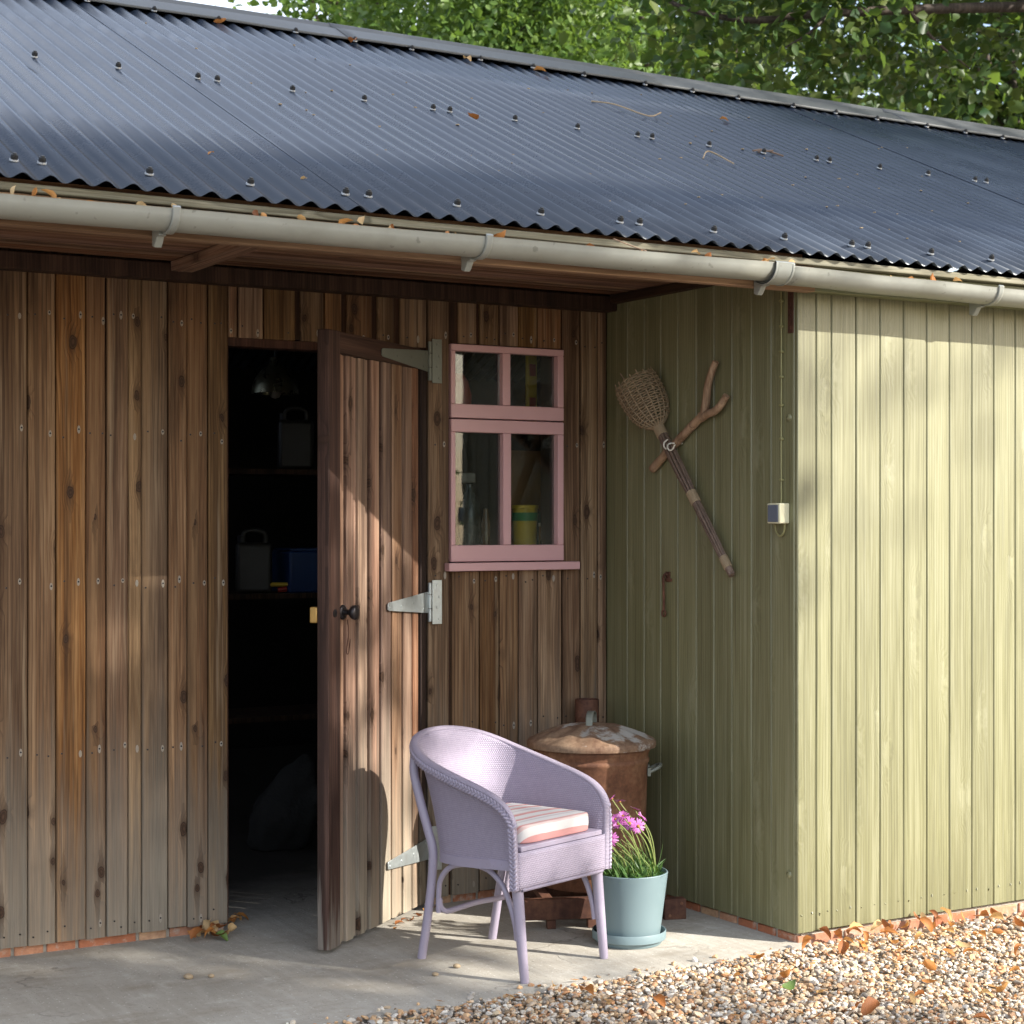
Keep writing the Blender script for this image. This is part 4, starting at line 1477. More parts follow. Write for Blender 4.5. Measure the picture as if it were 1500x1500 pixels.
# seat
MB().extr([(-.226, -.231), (.226, -.231), (.226, -.10), (.205, .03), (.16, .12), (.08, .17), (-.08, .17), (-.16, .12), (-.205, .03), (-.226, -.10)], .4195, .4365).build('seat', M['lav'], CH, bevel=.003)
# legs
lgm = MB().tube([(0, .010, .34), (0, -.006, 0.17), (-.0, -.024, .006), (0, -.0245, 0)], [.0195, .0180, .0150, .0135], 16).mesh('leg', M['lav'], 50)
for s_ in (-1, 1):
    put('leg', lgm, CH, (s_ * .222, -.218, 0))
for s_ in (-1, 1):
    pts = catmull([(s_ * .194, .236, 0), (s_ * .193, .208, .149), (s_ * .196, .186, .281), (s_ * .199, .180, .375), (s_ * .204, .198, .442), (s_ * .210, .230, .543), (s_ * .209, .258, .632), (s_ * .197, .266, .690)], 30)
    MB().tube(pts, .0155, 14).build('leg', M['lav'], CH, smooth=60)
    arch = catmull([(s_ * .186, .165, .165), (s_ * .190, .160, .227), (s_ * .196, .146, .280), (s_ * .204, .096, .328), (s_ * .208, .020, .348), (s_ * .210, -.070, .344), (s_ * .212, -.135, .305), (s_ * .215, -.172, .249), (s_ * .216, -.196, .185), (s_ * .216, -.206, .13)], 40)
    MB().tube(arch, .0095, 10).build('arch_brace', M['lav'], CH, smooth=60)
st_ = catmull([(-.186, .160, .215), (-.182, .158, .185), (-.165, .152, .168), (-.13, .15, .166), (0, .148, .172), (.13, .15, .166), (.165, .152, .168), (.182, .158, .185), (.186, .160, .215)], 40)
MB().tube(st_, .0095, 10).build('stretcher', M['lav'], CH, smooth=60)

# cushion
CU = MB()
nx, ny = 28, 24
def cush_pt(a, b, zz):
    # superellipse plan, narrower at the back
    x = a; y = b
    e = 9.0
    d = (abs(x) ** e + abs(y) ** e) ** (1 / e)
    m_ = max(abs(x), abs(y))
    if d > 1e-9:
        x *= m_ / d; y *= m_ / d
    hw = .198 - .022 * (y + 1) / 2
    return x * hw, -.031 + y * .182, m_
top, bot = [], []
for j in range(ny + 1):
    rt, rb = [], []
    for i in range(nx + 1):
        a = -1 + 2 * i / nx; b = -1 + 2 * j / ny
        x, y, m_ = cush_pt(a, b, 0)
        puff = (1 - m_ ** 8)
        wr = .0022 * noise.noise((x * 18, y * 30, 2)) * puff
        rt.append((x, y, .4978 + .010 * (1 - a * a) * (1 - b * b) + wr)); rb.append((x * 1.0, y * 1.0, .4375))
    top.append(rt); bot.append(rb)
CU.grid(top)
CU.grid([list(reversed(r_)) for r_ in bot])
# wall
ring_i = [(i, 0) for i in range(nx)] + [(nx, j) for j in range(ny)] + [(i, ny) for i in range(nx, 0, -1)] + [(0, j) for j in range(ny, 0, -1)]
rows = []
for t, ex in ((1, 0), (.95, .002), (.8, .0035), (.5, .005), (.2, .0035), (.05, .002), (0, 0)):
    row = []
    for i, j in ring_i + [ring_i[0]]:
        A_, B_ = Vector(top[j][i]), Vector(bot[j][i])
        p = B_.lerp(A_, t); n_ = Vector((p.x, p.y + .03, 0)).normalized()
        row.append(p + n_ * ex)
    rows.append(row)
CU.grid(rows)
cu = CU.mesh('cushion', M['cushion'])
b = bmesh.new(); b.from_mesh(cu); bmesh.ops.remove_doubles(b, verts=b.verts, dist=.0004); bmesh.ops.recalc_face_normals(b, faces=b.faces); b.to_mesh(cu); b.free()
cu.polygons.foreach_set('use_smooth', [True] * len(cu.polygons))
o = put('seat_cushion', cu, None, (3.054, 5.222, 0), (0, 0, R(19.5)))
o.scale = (.95, 1, 1)
md = o.modifiers.new('sub', 'SUBSURF'); md.levels = 1; md.render_levels = 1
tag(o, 'square white cushion with pink stripes lying in the lavender chair', 'cushion')

# ------------------------------------------------------------------ rusty bin on its stand
BX, BY = 3.672, 5.665
bn = thing('dustbin', 'round rusty metal dustbin with peeling domed lid in the corner behind the chair', 'dustbin', (BX, BY, .118))
prof = [(.0, 0), (.192, 0), (.196, .008), (.200, .06), (.203, .064), (.203, .074), (.2005, .078), (.208, .30), (.214, .458), (.219, .464), (.219, .474), (.2145, .480), (.2165, .497), (.221, .503), (.221, .512), (.217, .518), (.218, .545), (.206, .545), (.20, .40)]
MB().lathe(prof, 56).build('body', M['rust'], bn, smooth=40)
ld = [(.236, .520), (.243, .519), (.2445, .526), (.2445, .538), (.238, .546), (.20, .562), (.15, .580), (.10, .594), (.05, .602), (.0, .604)]
# scalloped pressing in the lid
mb = MB(); nseg = 72
for r_, z in ld:
    for j in range(nseg):
        th = 2 * PI * j / nseg
        w = .0045 * math.cos(12 * th) * (1 if .08 < r_ < .225 else 0)
        mb.v.append((r_ * math.cos(th), r_ * math.sin(th), z + w))
for k in range(len(ld) - 1):
    for j in range(nseg):
        mb.f.append((k * nseg + j, k * nseg + (j + 1) % nseg, (k + 1) * nseg + (j + 1) % nseg, (k + 1) * nseg + j))
o = mb.build('lid', M['lid'], bn, smooth=50)
md = o.modifiers.new('thick', 'SOLIDIFY'); md.thickness = .003; md.offset = -1
# strap handle on the lid
ha = R(-132)
dx, dy = math.cos(ha), math.sin(ha)
hpz = [(-.062, .594), (-.052, .596), (-.044, .626), (-.028, .640), (0, .645), (.030, .640), (.046, .626), (.056, .594), (.07, .590)]
P = []
for s_, z in catmull([(a, 0, z) for a, z in hpz], 26) and [(v.x, v.z) for v in catmull([(a, 0, z) for a, z in hpz], 26)]:
    P.append([(s_ * dx - w * dy, s_ * dy + w * dx, z) for w in (-.013, -.008, .008, .013)])
mb = MB(); mb.grid(P)
o = mb.build('lid_handle', M['galvdull'], bn, smooth=60); md = o.modifiers.new('thick', 'SOLIDIFY'); md.thickness = .005
# side handles
for a in (R(-32), R(148)):
    c_, s_ = math.cos(a), math.sin(a)
    t_ = (-s_, c_)
    pts = [(.214, -.045, .435), (.222, -.046, .437), (.252, -.036, .452), (.262, 0, .458), (.252, .036, .452), (.222, .046, .437), (.214, .045, .435)]
    pts = catmull([(p[0] * c_ + p[1] * t_[0], p[0] * s_ + p[1] * t_[1], p[2] - .01) for p in pts], 22)
    m2 = MB().tube(pts, .0068, 9)
    for q in (-.045, .045):
        m2.box((.216 * c_ + q * t_[0], .216 * s_ + q * t_[1], .427), (.012, .028, .03), Matrix.Rotation(a, 3, 'Z'))
    m2.build('side_handle', M['galvdull'], bn, smooth=60)
m2 = MB()
for a in (R(-124),):
    c_, s_ = math.cos(a), math.sin(a)
    m2.tube([(.197 * c_, .197 * s_, .035), (.206 * c_, .206 * s_, .035)], .014, 14)
m2.build('vent_plug', M['rust'], bn, smooth=40)

sd = thing('bin_stand', 'low rusty iron stand of bars and short feet under the bin', 'stand', (BX - .045, BY, 0), R(-22))
m2 = MB()
for yb in (-.20, .19):
    MB().box((0, yb, .072), (.50, .04, .074)).build('bar', M['rustdark'], sd, bevel=.002)
for xb in (-.16, .16):
    MB().box((xb, -.005, .098), (.04, .339, .02)).build('cross_bar', M['rustdark'], sd, bevel=.002)
for xb in (-.15, .0, .18):
    for yb in (-.20, .19):
        if xb == 0 and yb > 0:
            continue
        MB().box((xb, yb, .0165), (.032, .03, .033)).build('foot', M['rustdark'], sd, bevel=.002)
MB().box((.095, -.222, .125), (.03, .004, .10)).build('tag_strip', M['rust'], sd, bevel=.001)

o = MB().box((0, 0, .038), (.085, .05, .076)).build('iron_block', M['rustdark'], None, (3.895, 5.445, 0), (0, 0, R(-18)), bevel=.003)
m2 = MB()
tag(o, 'small square rusty iron block on the concrete behind the teal pot', 'iron block')
for xx, zz in ((-.022, .016), (.024, .060)):
    MB().tube([(xx, -.024, zz), (xx, -.028, zz)], .006, 10).build('rivet', M['rust'], o)

# old stove pipe behind the bin
m2 = MB().lathe([(.046, 0), (.048, .0), (.048, .70), (.0495, .702), (.0495, .712), (.048, .714), (.048, .775), (.045, .775), (.045, .5)], 26)
o = m2.build('stove_pipe', M['rustdark'], None, (3.862, 5.990, 0), smooth=40)
tag(o, 'short rusty stove pipe standing behind the dustbin against the brown wall', 'pipe')

# ------------------------------------------------------------------ plant pot
PX, PY = 3.540, 5.217
sa = MB().lathe([(.0, .0), (.112, .0), (.116, .006), (.117, .013), (.125, .015), (.130, .019), (.131, .045), (.1295, .048), (.1265, .047), (.125, .020), (.0, .018)], 64)
o = sa.build('pot_saucer', M['pot'], None, (PX, PY, 0), smooth=35)
tag(o, 'round teal saucer on the concrete under the flower pot', 'saucer')
po = MB().lathe([(.0, .019), (.104, .019), (.108, .023), (.137, .246), (.1375, .250), (.136, .2525), (.1325, .2525), (.131, .249), (.128, .215), (.0, .215)], 64)
o = po.build('flower_pot', M['pot'], None, (PX, PY, 0), smooth=35)
tag(o, 'tapered matte teal flower pot beside the lavender chair', 'plant pot')
PLT = thing('daisy_plant', 'mauve flowered daisy plant with leaning pale stems growing in the teal pot', 'plant', (PX, PY, .214))
MB().lathe([(.0, .006), (.06, .010), (.11, .004), (.126, .001)], 30).build('soil', M['soil'], PLT, smooth=60)
# frame directions: screen-right and away from the viewer
SR = Vector((.8625, -.506, 0)); SF = Vector((.506, .8625, 0))
def pp(r_, f_, z):
    return SR * r_ + SF * f_ + Vector((0, 0, z))
random.seed(21)
lf = MB()
for k in range(520):
    a = random.uniform(0, 2 * PI); rad = .118 * math.sqrt(random.random())
    bx_, by_ = rad * math.cos(a), rad * math.sin(a)
    L = random.uniform(.025, .085)
    lean = Vector((random.uniform(-.9, .8), random.uniform(-.8, .8), random.uniform(.5, 1))).normalized()
    base = pp(bx_, by_, random.uniform(.0, .03))
    side = lean.cross(Vector((random.uniform(-1, 1), random.uniform(-1, 1), .1))).normalized() * random.uniform(.0020, .0062)
    bend = Vector((random.uniform(-.3, .2), random.uniform(-.3, .3), -.2)) * L * .4
    p0, p1, p2 = base, base + lean * L * .5, base + lean * L + bend
    i = len(lf.v)
    lf.v += [tuple(p0 - side * .4), tuple(p0 + side * .4), tuple(p1 + side), tuple(p1 - side), tuple(p2)]
    lf.f += [(i, i + 1, i + 2, i + 3), (i + 3, i + 2, i + 4)]
for k in range(190):
    a = random.uniform(0, 2 * PI); rad = .112 * math.sqrt(random.random())
    base = pp(rad * math.cos(a), rad * math.sin(a), .01)
    L = random.uniform(.07, .15)
    lean = Vector((random.uniform(-.7, .25), random.uniform(-.25, .55), 1)).normalized()
    side = lean.cross(Vector((random.uniform(-1, 1), random.uniform(-1, 1), .1))).normalized() * random.uniform(.0010, .0020)
    p0, p1, p2 = base, base + lean * L * .55, base + lean * L + pp(-.02 * random.random(), 0, -.004)
    i = len(lf.v)
    lf.v += [tuple(p0 - side), tuple(p0 + side), tuple(p1 + side), tuple(p1 - side), tuple(p2)]
    lf.f += [(i, i + 1, i + 2, i + 3), (i + 3, i + 2, i + 4)]
o = lf.build('leaves', M['leaf_plant'], PLT); o['kind'] = 'stuff'
# flowers at their heads: (screen right, away, height above soil, facing)
flowers = [(-.068, -.05, .160, (-.15, -1, .15)), (-.088, .0, .20, (-.2, -.5, .6)), (.030, -.03, .200, (.25, -1, .1)), (.022, .02, .250, (.3, .2, .9)), (-.022, -.01, .232, (-.2, -.4, .8)), (-.058, .03, .285, (-.6, .2, .6)), (-.03, .05, .272, (-.1, .3, .9)), (.002, .0, .205, (.1, -.8, .4)), (-.075, .04, .235, (-.6, -.2, .5)), (-.06, .01, .115, (-.3, -.6, .2)), (-.04, -.02, .205, (-.2, -.6, .6)), (.045, .03, .222, (.6, -.1, .6)), (-.05, -.04, .225, (-.3, -.5, .5))]
sm = MB()
for q, (r_, f_, z, face) in enumerate(flowers):
    head = pp(r_, f_, z)
    base = pp(min(.10, r_ + random.uniform(.09, .125)), f_ * .6, .0)
    mid_ = base.lerp(head, .55) + pp(.014, 0, .022)
    pth = catmull([base, mid_, head], 12)
    sm.tube(pth, .0026, 5)
    nf = (SR * face[0] + SF * face[1] + Vector((0, 0, face[2]))).normalized()
    u1 = nf.orthogonal().normalized(); u2 = nf.cross(u1)
    npet = 17
    fl_ = MB()
    cup = .25 if q in (0, 2, 7) else .8
    for k in range(npet):
        a = 2 * PI * k / npet + random.uniform(-.1, .1)
        d_ = (u1 * math.cos(a) + u2 * math.sin(a)); t_ = nf.cross(d_)
        L = random.uniform(.025, .031) if cup < .5 else random.uniform(.022, .029)
        dd = (d_ + nf * cup * random.uniform(.6, 1.1)).normalized()
        if q == 9:
            L *= .6
        pts = [(.003, .0014), (.4 * L, .0029), (.8 * L, .0030), (L, .0012)]
        i = len(fl_.v)
        for s_, w in pts:
            c_ = head + dd * s_ + nf * (-.35 * s_ * s_ / L)
            fl_.v += [tuple(c_ - t_ * w), tuple(c_ + t_ * w)]
        for s_ in range(3):
            fl_.f.append((i + 2 * s_, i + 2 * s_ + 1, i + 2 * s_ + 3, i + 2 * s_ + 2))
    fo = fl_.build('flower', M['petal'], PLT)
    ds = MB()
    rot = nf.to_track_quat('Z', 'Y').to_matrix()
    pr_ = [(.0068, -.001), (.006, .002), (.004, .004), (0, .0048)]
    for rr_, zz in pr_:
        for j in range(10):
            th = 2 * PI * j / 10
            ds.v.append(tuple(head + rot @ Vector((rr_ * math.cos(th), rr_ * math.sin(th), zz))))
    for k in range(3):
        for j in range(10):
            ds.f.append((k * 10 + j, k * 10 + (j + 1) % 10, (k + 1) * 10 + (j + 1) % 10, (k + 1) * 10 + j))
    ds.build('flower_eye', M['disc'], fo, smooth=60)
for k in range(34):        # bare and budded stalks
    base = pp(random.uniform(-.09, .105), random.uniform(-.09, .09), 0)
    L = random.uniform(.09, .19)
    head = base + pp(-L * random.uniform(.35, .75), random.uniform(-.03, .03), L)
    sm.tube(catmull([base, base.lerp(head, .5) + pp(.012, 0, .016), head], 9), .0017, 5)
o = sm.build('stems', M['stem'], PLT, smooth=60); o['kind'] = 'stuff'

# ------------------------------------------------------------------ inside the shed
lamp = thing('pendant_lamp', 'metal dome pendant lamp hanging inside the dark doorway', 'lamp', (2.974, 7.066, 2.03))
m2 = MB().lathe([(.018, .155), (.022, .150), (.024, .125), (.035, .115), (.060, .098), (.085, .065), (.097, .03), (.101, .0), (.098, .0), (.092, .03), (.08, .063), (.055, .094), (.03, .108)], 40)
m2.build('shade', M['shade'], lamp, smooth=50)
MB().lathe([(0, -.022), (.018, -.016), (.026, .002), (.024, .022), (.014, .045), (.012, .07)], 20).build('bulb', M['bulb'], lamp, smooth=60)
MB().tube([(0, 0, .15), (0, 0, .9)], .004, 6).build('flex', M['black'], lamp)
shf = thing('storage_shelf', 'dark wooden storage shelves inside the shed beyond the doorway', 'shelf', (3.15, 8.05, 0))
for z in (.55, 1.13, 1.72):
    MB().box((0, 0, z), (1.2, .42, .025)).build('shelf_board', M['darkwood'], shf)
for xx in (-.58, .58):
    for yy in (-.19, .19):
        MB().box((xx, yy, .95), (.04, .04, 1.9)).build('upright', M['darkwood'], shf)
def jerry(x, y, z, mat, label, s=1.0):
    j = thing('jerrycan', label, 'jerrycan', (x, y, z), R(-20))
    b_ = MB(); b_.box((0, 0, .12 * s), (.17 * s, .12 * s, .24 * s)); b_.build('body', mat, j, bevel=.02 * s, seg=3)
    MB().tube(catmull([(-.05 * s, 0, .23 * s), (-.045 * s, 0, .285 * s), (0, 0, .30 * s), (.05 * s, 0, .285 * s), (.055 * s, 0, .235 * s)], 14), .012 * s, 8).build('handle', mat, j, smooth=60)
    MB().lathe([(.022 * s, .235 * s), (.022 * s, .275 * s), (0, .276 * s)], 16).build('cap', M['black'], j, (-.055 * s, 0, 0), smooth=50)
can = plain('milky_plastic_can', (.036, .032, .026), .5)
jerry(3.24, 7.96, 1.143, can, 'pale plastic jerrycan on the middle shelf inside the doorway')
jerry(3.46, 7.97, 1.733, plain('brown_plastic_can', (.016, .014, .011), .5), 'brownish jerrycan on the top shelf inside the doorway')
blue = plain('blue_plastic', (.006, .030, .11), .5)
o = MB().box((0, 0, .10), (.26, .24, .20)).build('storage_tub', blue, None, (3.50, 7.95, 1.143), bevel=.012)
tag(o, 'blue plastic tub on the middle shelf behind the open door', 'tub')
o = MB().box((0, 0, .006), (.24, .20, .012)).build('tub_lid', blue, o, (0, 0, .201), bevel=.003)
red = plain('red_plastic', (.35, .03, .02), .4); yel = plain('yellow_plastic', (.60, .40, .03), .45)
o = MB().tube(catmull([(0, 0, 0), (.12, -.02, .012), (.24, 0, 0)], 10), .013, 8).build('hand_tool', red, None, (3.33, 7.88, 1.157), smooth=60)
tag(o, 'red handled tool lying on the middle shelf by the blue tub', 'tool')
o = MB().tube(catmull([(0, 0, 0), (.1, -.03, .0), (.2, .02, 0)], 10), .010, 8).build('hand_tool', yel, None, (3.05, 7.30, 1.0), smooth=60)
o.location = (3.29, 7.892, 1.184)
tag(o, 'yellow handled tool resting on the red one on the shelf', 'tool')
b = bmesh.new(); bmesh.ops.create_icosphere(b, subdivisions=4, radius=1)
for v in b.verts:
    n_ = noise.noise(v.co * 1.6) * .28 + noise.noise(v.co * 4.5) * .10
    v.co = Vector((v.co.x * .17, v.co.y * .13, v.co.z * .20 + .10 * v.co.x)) * (1 + n_)
    v.co.z = max(v.co.z, -.17)
me = bpy.data.meshes.new('sack'); b.to_mesh(me); b.free()
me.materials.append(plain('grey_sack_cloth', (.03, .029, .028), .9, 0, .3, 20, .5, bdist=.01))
me.polygons.foreach_set('use_smooth', [True] * len(me.polygons))
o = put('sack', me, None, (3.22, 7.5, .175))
tag(o, 'slumped grey sack on the floor inside the shed', 'sack')

# window shelf and what stands on it
ws = MB().box((0, 0, 0), (.80, .26, .022)).build('window_shelf', M['intwood'], None, (3.70, BACK + .295, 1.375))
tag(ws, 'wooden shelf inside the shed behind the pink window', 'shelf')
bdk = MB().extr([(-.18, 0), (.18, 0), (.18, .02), (-.18, .02)], 0, .40).build('plywood_offcut', plain('brown_plywood', (.26, .14, .06), .7, 0, .2, 20, .2), None, (3.95, BACK + .41, 1.386))
tag(bdk, 'brown plywood offcut leaning behind the tubs in the window', 'board')
gr_ = plain('green_label', (.03, .20, .06), .45); wh = M['white']
t1 = thing('paint_tub', 'yellow lidded tub with a green band behind the lower right pane', 'tub', (3.80, BACK + .27, 1.387))
MB().lathe([(0, 0), (.048, 0), (.052, .15), (0, .15)], 24).build('body', yel, t1, smooth=40)
MB().lathe([(.0525, .100), (.0532, .100), (.0540, .135), (.0532, .135)], 24).build('band', gr_, t1, smooth=40)
MB().lathe([(.056, .151), (.057, .165), (.0, .168)], 24).build('lid', yel, t1, smooth=40)
t2 = thing('small_jar', 'small tan jar with a pale lid beside the yellow tub in the window', 'jar', (3.865, BACK + .215, 1.387))
MB().lathe([(0, 0), (.026, 0), (.026, .075), (0, .076)], 20).build('body', plain('tan_label', (.42, .27, .16), .5), t2, smooth=40)
MB().lathe([(.028, .077), (.028, .092), (0, .093)], 20).build('lid', wh, t2, smooth=40)
t3 = thing('spray_bottle', 'clear grey spray bottle behind the lower left pane', 'bottle', (3.52, BACK + .24, 1.387))
MB().lathe([(0, 0), (.042, 0), (.044, .10), (.040, .17), (.016, .22), (.014, .25), (0, .25)], 24).build('body', plain('cloudy_plastic', (.045, .05, .045), .3), t3, smooth=50)
MB().box((-.012, 0, .275), (.07, .026, .04)).build('trigger_head', plain('dull_trigger', (.16, .15, .14), .4), t3, bevel=.006)
t4 = thing('spirit_level', 'long yellow spirit level standing upright behind the upper right pane', 'spirit level', (3.86, BACK + .32, 1.90))
MB().box((0, 0, .20), (.045, .022, .40)).build('bar', yel, t4, bevel=.003)
for z in (.08, .22):
    MB().box((0, -.012, z), (.03, .004, .05)).build('vial', red, t4)
o = MB().box((0, 0, .07), (.10, .07, .14)).build('green_carton', plain('dark_green_carton', (.02, .09, .04), .6), None, (3.93, BACK + .30, 1.387), bevel=.003)
tag(o, 'dark green carton beside the yellow tub at the right edge of the window', 'carton')
o = MB().lathe([(0, 0), (.018, 0), (.02, .09), (.012, .12), (.011, .15), (0, .15)], 18).build('brown_bottle', plain('brown_glass', (.10, .05, .02), .2), None, (3.60, BACK + .25, 1.387), smooth=50)
tag(o, 'small brown bottle on the window shelf between the spray bottle and yellow tub', 'bottle')
o = MB().lathe([(0, 0), (.05, 0), (.055, .10), (.04, .16), (.02, .19), (0, .19)], 20).build('red_canister', red, None, (3.50, BACK + .30, 1.90), smooth=50)
tag(o, 'dull red canister on the high shelf behind the upper left pane', 'canister')
o2 = MB().box((0, 0, 0), (.75, .2, .018)).build('high_shelf', M['darkwood'], None, (3.65, BACK + .30, 1.89))
tag(o2, 'high dark shelf inside the shed behind the upper panes', 'shelf')

# ------------------------------------------------------------------ fallen leaves
def leaf_mesh(seed):
    rs = random.Random(seed)
    nL, nW = 7, 3
    L = 1.0
    bend = rs.uniform(.7, 2.2) * rs.choice((-1, 1)); roll_ = rs.uniform(.5, 2.0); tw = rs.uniform(-.8, .8)
    W = rs.uniform(.17, .30)
    P = []
    for i in range(nL + 1):
        t = i / nL
        w = W * (math.sin(PI * t ** .8) ** .8) * (1 + .15 * rs.uniform(-1, 1)) + .012
        a = bend * (t - .3)
        cx_ = math.sin(a) / abs(bend); cz_ = (1 - math.cos(a)) / abs(bend) * (1 if bend > 0 else -1)
        row = []
        for j in range(-nW, nW + 1):
            s_ = j / nW
            yy_ = s_ * w
            zz_ = roll_ * (s_ * s_) * w * .6 - .02 * abs(s_)
            c_, q_ = math.cos(tw * t), math.sin(tw * t)
            row.append((cx_, yy_ * c_ - zz_ * q_, cz_ + yy_ * q_ + zz_ * c_))
        P.append(row)
    m_ = MB(); m_.grid(P)
    zmin = min(v[2] for v in m_.v)
    m_.v = [(x, y, z - zmin) for x, y, z in m_.v]
    return m_.mesh('fallen_leaf', M['dry'], 60)
LM = [leaf_mesh(s_) for s_ in range(9)]
def leaf(x, y, z, size, label, group, mat=None, tilt=.5, rz=None):
    o = bpy.data.objects.new('fallen_leaf', random.choice(LM)); link(o)
    o.location = (x, y, z); o.scale = (size, size, size)
    o.rotation_euler = (random.uniform(-tilt, tilt), random.uniform(-tilt, tilt), random.uniform(0, 2 * PI) if rz is None else rz)
    tag(o, label, 'leaf', group)
    if mat:
        o.data = o.data.copy(); o.data.materials[0] = mat
    return o
random.seed(5)
for k in range(15):
    t = random.random()
    leaf(2.215 + .155 * t + random.uniform(-.02, .02), 6.045 + random.uniform(-.07, .04) * (1 - .3 * t), .002 + random.random() * .022, random.uniform(.05, .085), 'dry orange leaf in the small heap under the brown boards by the doorway', 'leaves heaped by the doorway', tilt=.7)
o = leaf(2.30, 5.975, .004, .06, 'green leaf at the front of the leaf heap by the doorway', None, M['greenleaf'], .3)
for k in range(4):
    leaf(2.42 + random.uniform(-.01, .06), 6.18 + random.uniform(-.03, .05), .003, random.uniform(.05, .07), 'dark dry leaf just inside the doorway', 'leaves inside the doorway')
for k in range(7):
    t = random.uniform(.05, .5)
    leaf(3.197 - .66 * t + .03, 6.05 - .50 * t, .003, random.uniform(.03, .045), 'small crumpled leaf under the bottom edge of the open door', 'leaves under the door', tilt=.3)
for k in range(30):
    x_ = 4.10 + abs(random.gauss(0, .6)); y_ = 4.86 - abs(random.gauss(0, .07))
    leaf(x_, y_, .008 + random.random() * .03, random.uniform(.04, .08), 'orange leaf drifted against the brick base of the sunlit green wall', 'leaves drifted along the green wall', tilt=.8)
for k in range(78):
    while True:
        x_ = random.uniform(2.7, 5.3); y_ = random.uniform(3.7, 4.8)
        d = .506 * x_ + .8625 * y_
        if d > 4.9 and random.random() < .35 + .65 * (x_ - 2.7) / 2.6:
            break
    leaf(x_, y_, .006 + random.random() * .006, random.uniform(.04, .085), 'dry orange leaf lying loose on the gravel', 'leaves scattered on the gravel', tilt=.5)
leaf(3.60, 4.42, .01, .065, 'fresh green leaf lying on the gravel', None, M['greenleaf'], .3)
leaf(4.01, 4.80, .012, .075, 'pale curled leaf at the corner of the concrete and green wall', None, None, .5)
for k in range(34):
    x_ = random.uniform(1.2, 4.9)
    leaf(x_, random.uniform(4.70, 4.775), 2.338 + random.random() * .022 - max(0, x_ - 3.8) * .008, random.uniform(.03, .06), 'dry leaf sticking up out of the gutter', 'leaves in the gutter', tilt=1.2)
# broken bits of leaf among the stones
lb_ = MB()
for k in range(420):
    x_ = random.uniform(2.4, 5.4); y_ = random.uniform(3.6, 4.86)
    a = random.uniform(0, 6.3); L = random.uniform(.008, .022); w = L * random.uniform(.15, .5); zt = random.uniform(-.006, .008)
    i = len(lb_.v); ca, sa = math.cos(a), math.sin(a); z_ = .006 + random.random() * .006
    for u_, v_, zz in ((-L, -w * .4, 0), (0, -w, zt * .5), (L, 0, zt), (0, w, zt * .3)):
        lb_.v.append((x_ + u_ * ca - v_ * sa, y_ + u_ * sa + v_ * ca, z_ + zz))
    lb_.f.append((i, i + 1, i + 2, i + 3))
o = lb_.build('leaf_fragments', M['dryisl']); o['kind'] = 'stuff'; tag(o, 'broken bits of dry leaf among the gravel', 'leaf bits')
for (x_, y_, s_, lab) in ((2.95, 7.68, .07, 'curled leaf caught under the ridge cap near its left end'), (3.62, 7.66, .075, 'leaf lodged just below the ridge cap left of the roof middle'), (4.22, 7.64, .065, 'orange leaf at the ridge cap above the pink window'), (4.62, 7.62, .07, 'upright pale leaf at the ridge cap near the forked twig'), (3.52, 6.30, .075, 'tan leaf lying between a pair of middle roof fixings'), (1.98, 5.2, .03, 'tiny leaf fragment low on the roof at the far left'), (2.2, 5.0, .03, 'tiny leaf fragment low on the roof above the doorway'), (5.3, 7.0, .05, 'small leaf high on the roof towards its right end')):
    leaf(x_, y_, roof_z(y_) + .008, s_, lab, 'leaves on the roof', tilt=.3)
def twig(pts, r_, label, mat='twine'):
    m_ = MB()
    for p in pts:
        m_.tube(catmull(p, 10), r_, 5)
    o = m_.build('twig', M[mat]); tag(o, label, 'twig', 'twigs on the roof')
def rp3(x_, y_, h=.012):
    return (x_, y_, roof_z(y_) + h)
twig([[rp3(4.55, 7.02), rp3(4.62, 6.92, .03), rp3(4.72, 6.80, .02), rp3(4.85, 6.88, .03)]], .0035, 'long pale forked twig on the upper roof')
twig([[rp3(4.48, 6.05), rp3(4.55, 6.10, .035), rp3(4.62, 6.02)]], .003, 'short bent pale twig on the middle of the roof')
twig([[rp3(4.98, 6.35), rp3(5.05, 6.36, .02), rp3(5.13, 6.32)], [rp3(5.0, 6.34), rp3(5.07, 6.32, .03)]], .0045, 'brown twig bundle lodged against a roof fixing', 'rod')
twig([[(3.18, 4.775, 2.395), (3.23, 4.74, 2.37), (3.26, 4.705, 2.352)]], .0022, 'thin straw hanging from the sheet edge into the gutter', 'stick')
sp_ = MB()
random.seed(9)
for k in range(80):
    x_ = random.uniform(2.5, 6.6); y_ = random.uniform(5.0, 7.5)
    xc = x0 + round((x_ - x0) / CP) * CP
    r_ = random.uniform(.002, .0042)
    sp_.box((xc + random.uniform(-.01, .01), y_, roof_z(y_) + AMP + r_ * .5), (r_ * 2, r_ * 3, r_), Matrix.Rotation(random.random() * 3, 3, 'Z'))
o = sp_.build('roof_debris', M['twine']); o['kind'] = 'stuff'; tag(o, 'tiny seeds and flecks strewn over the roof', 'debris')
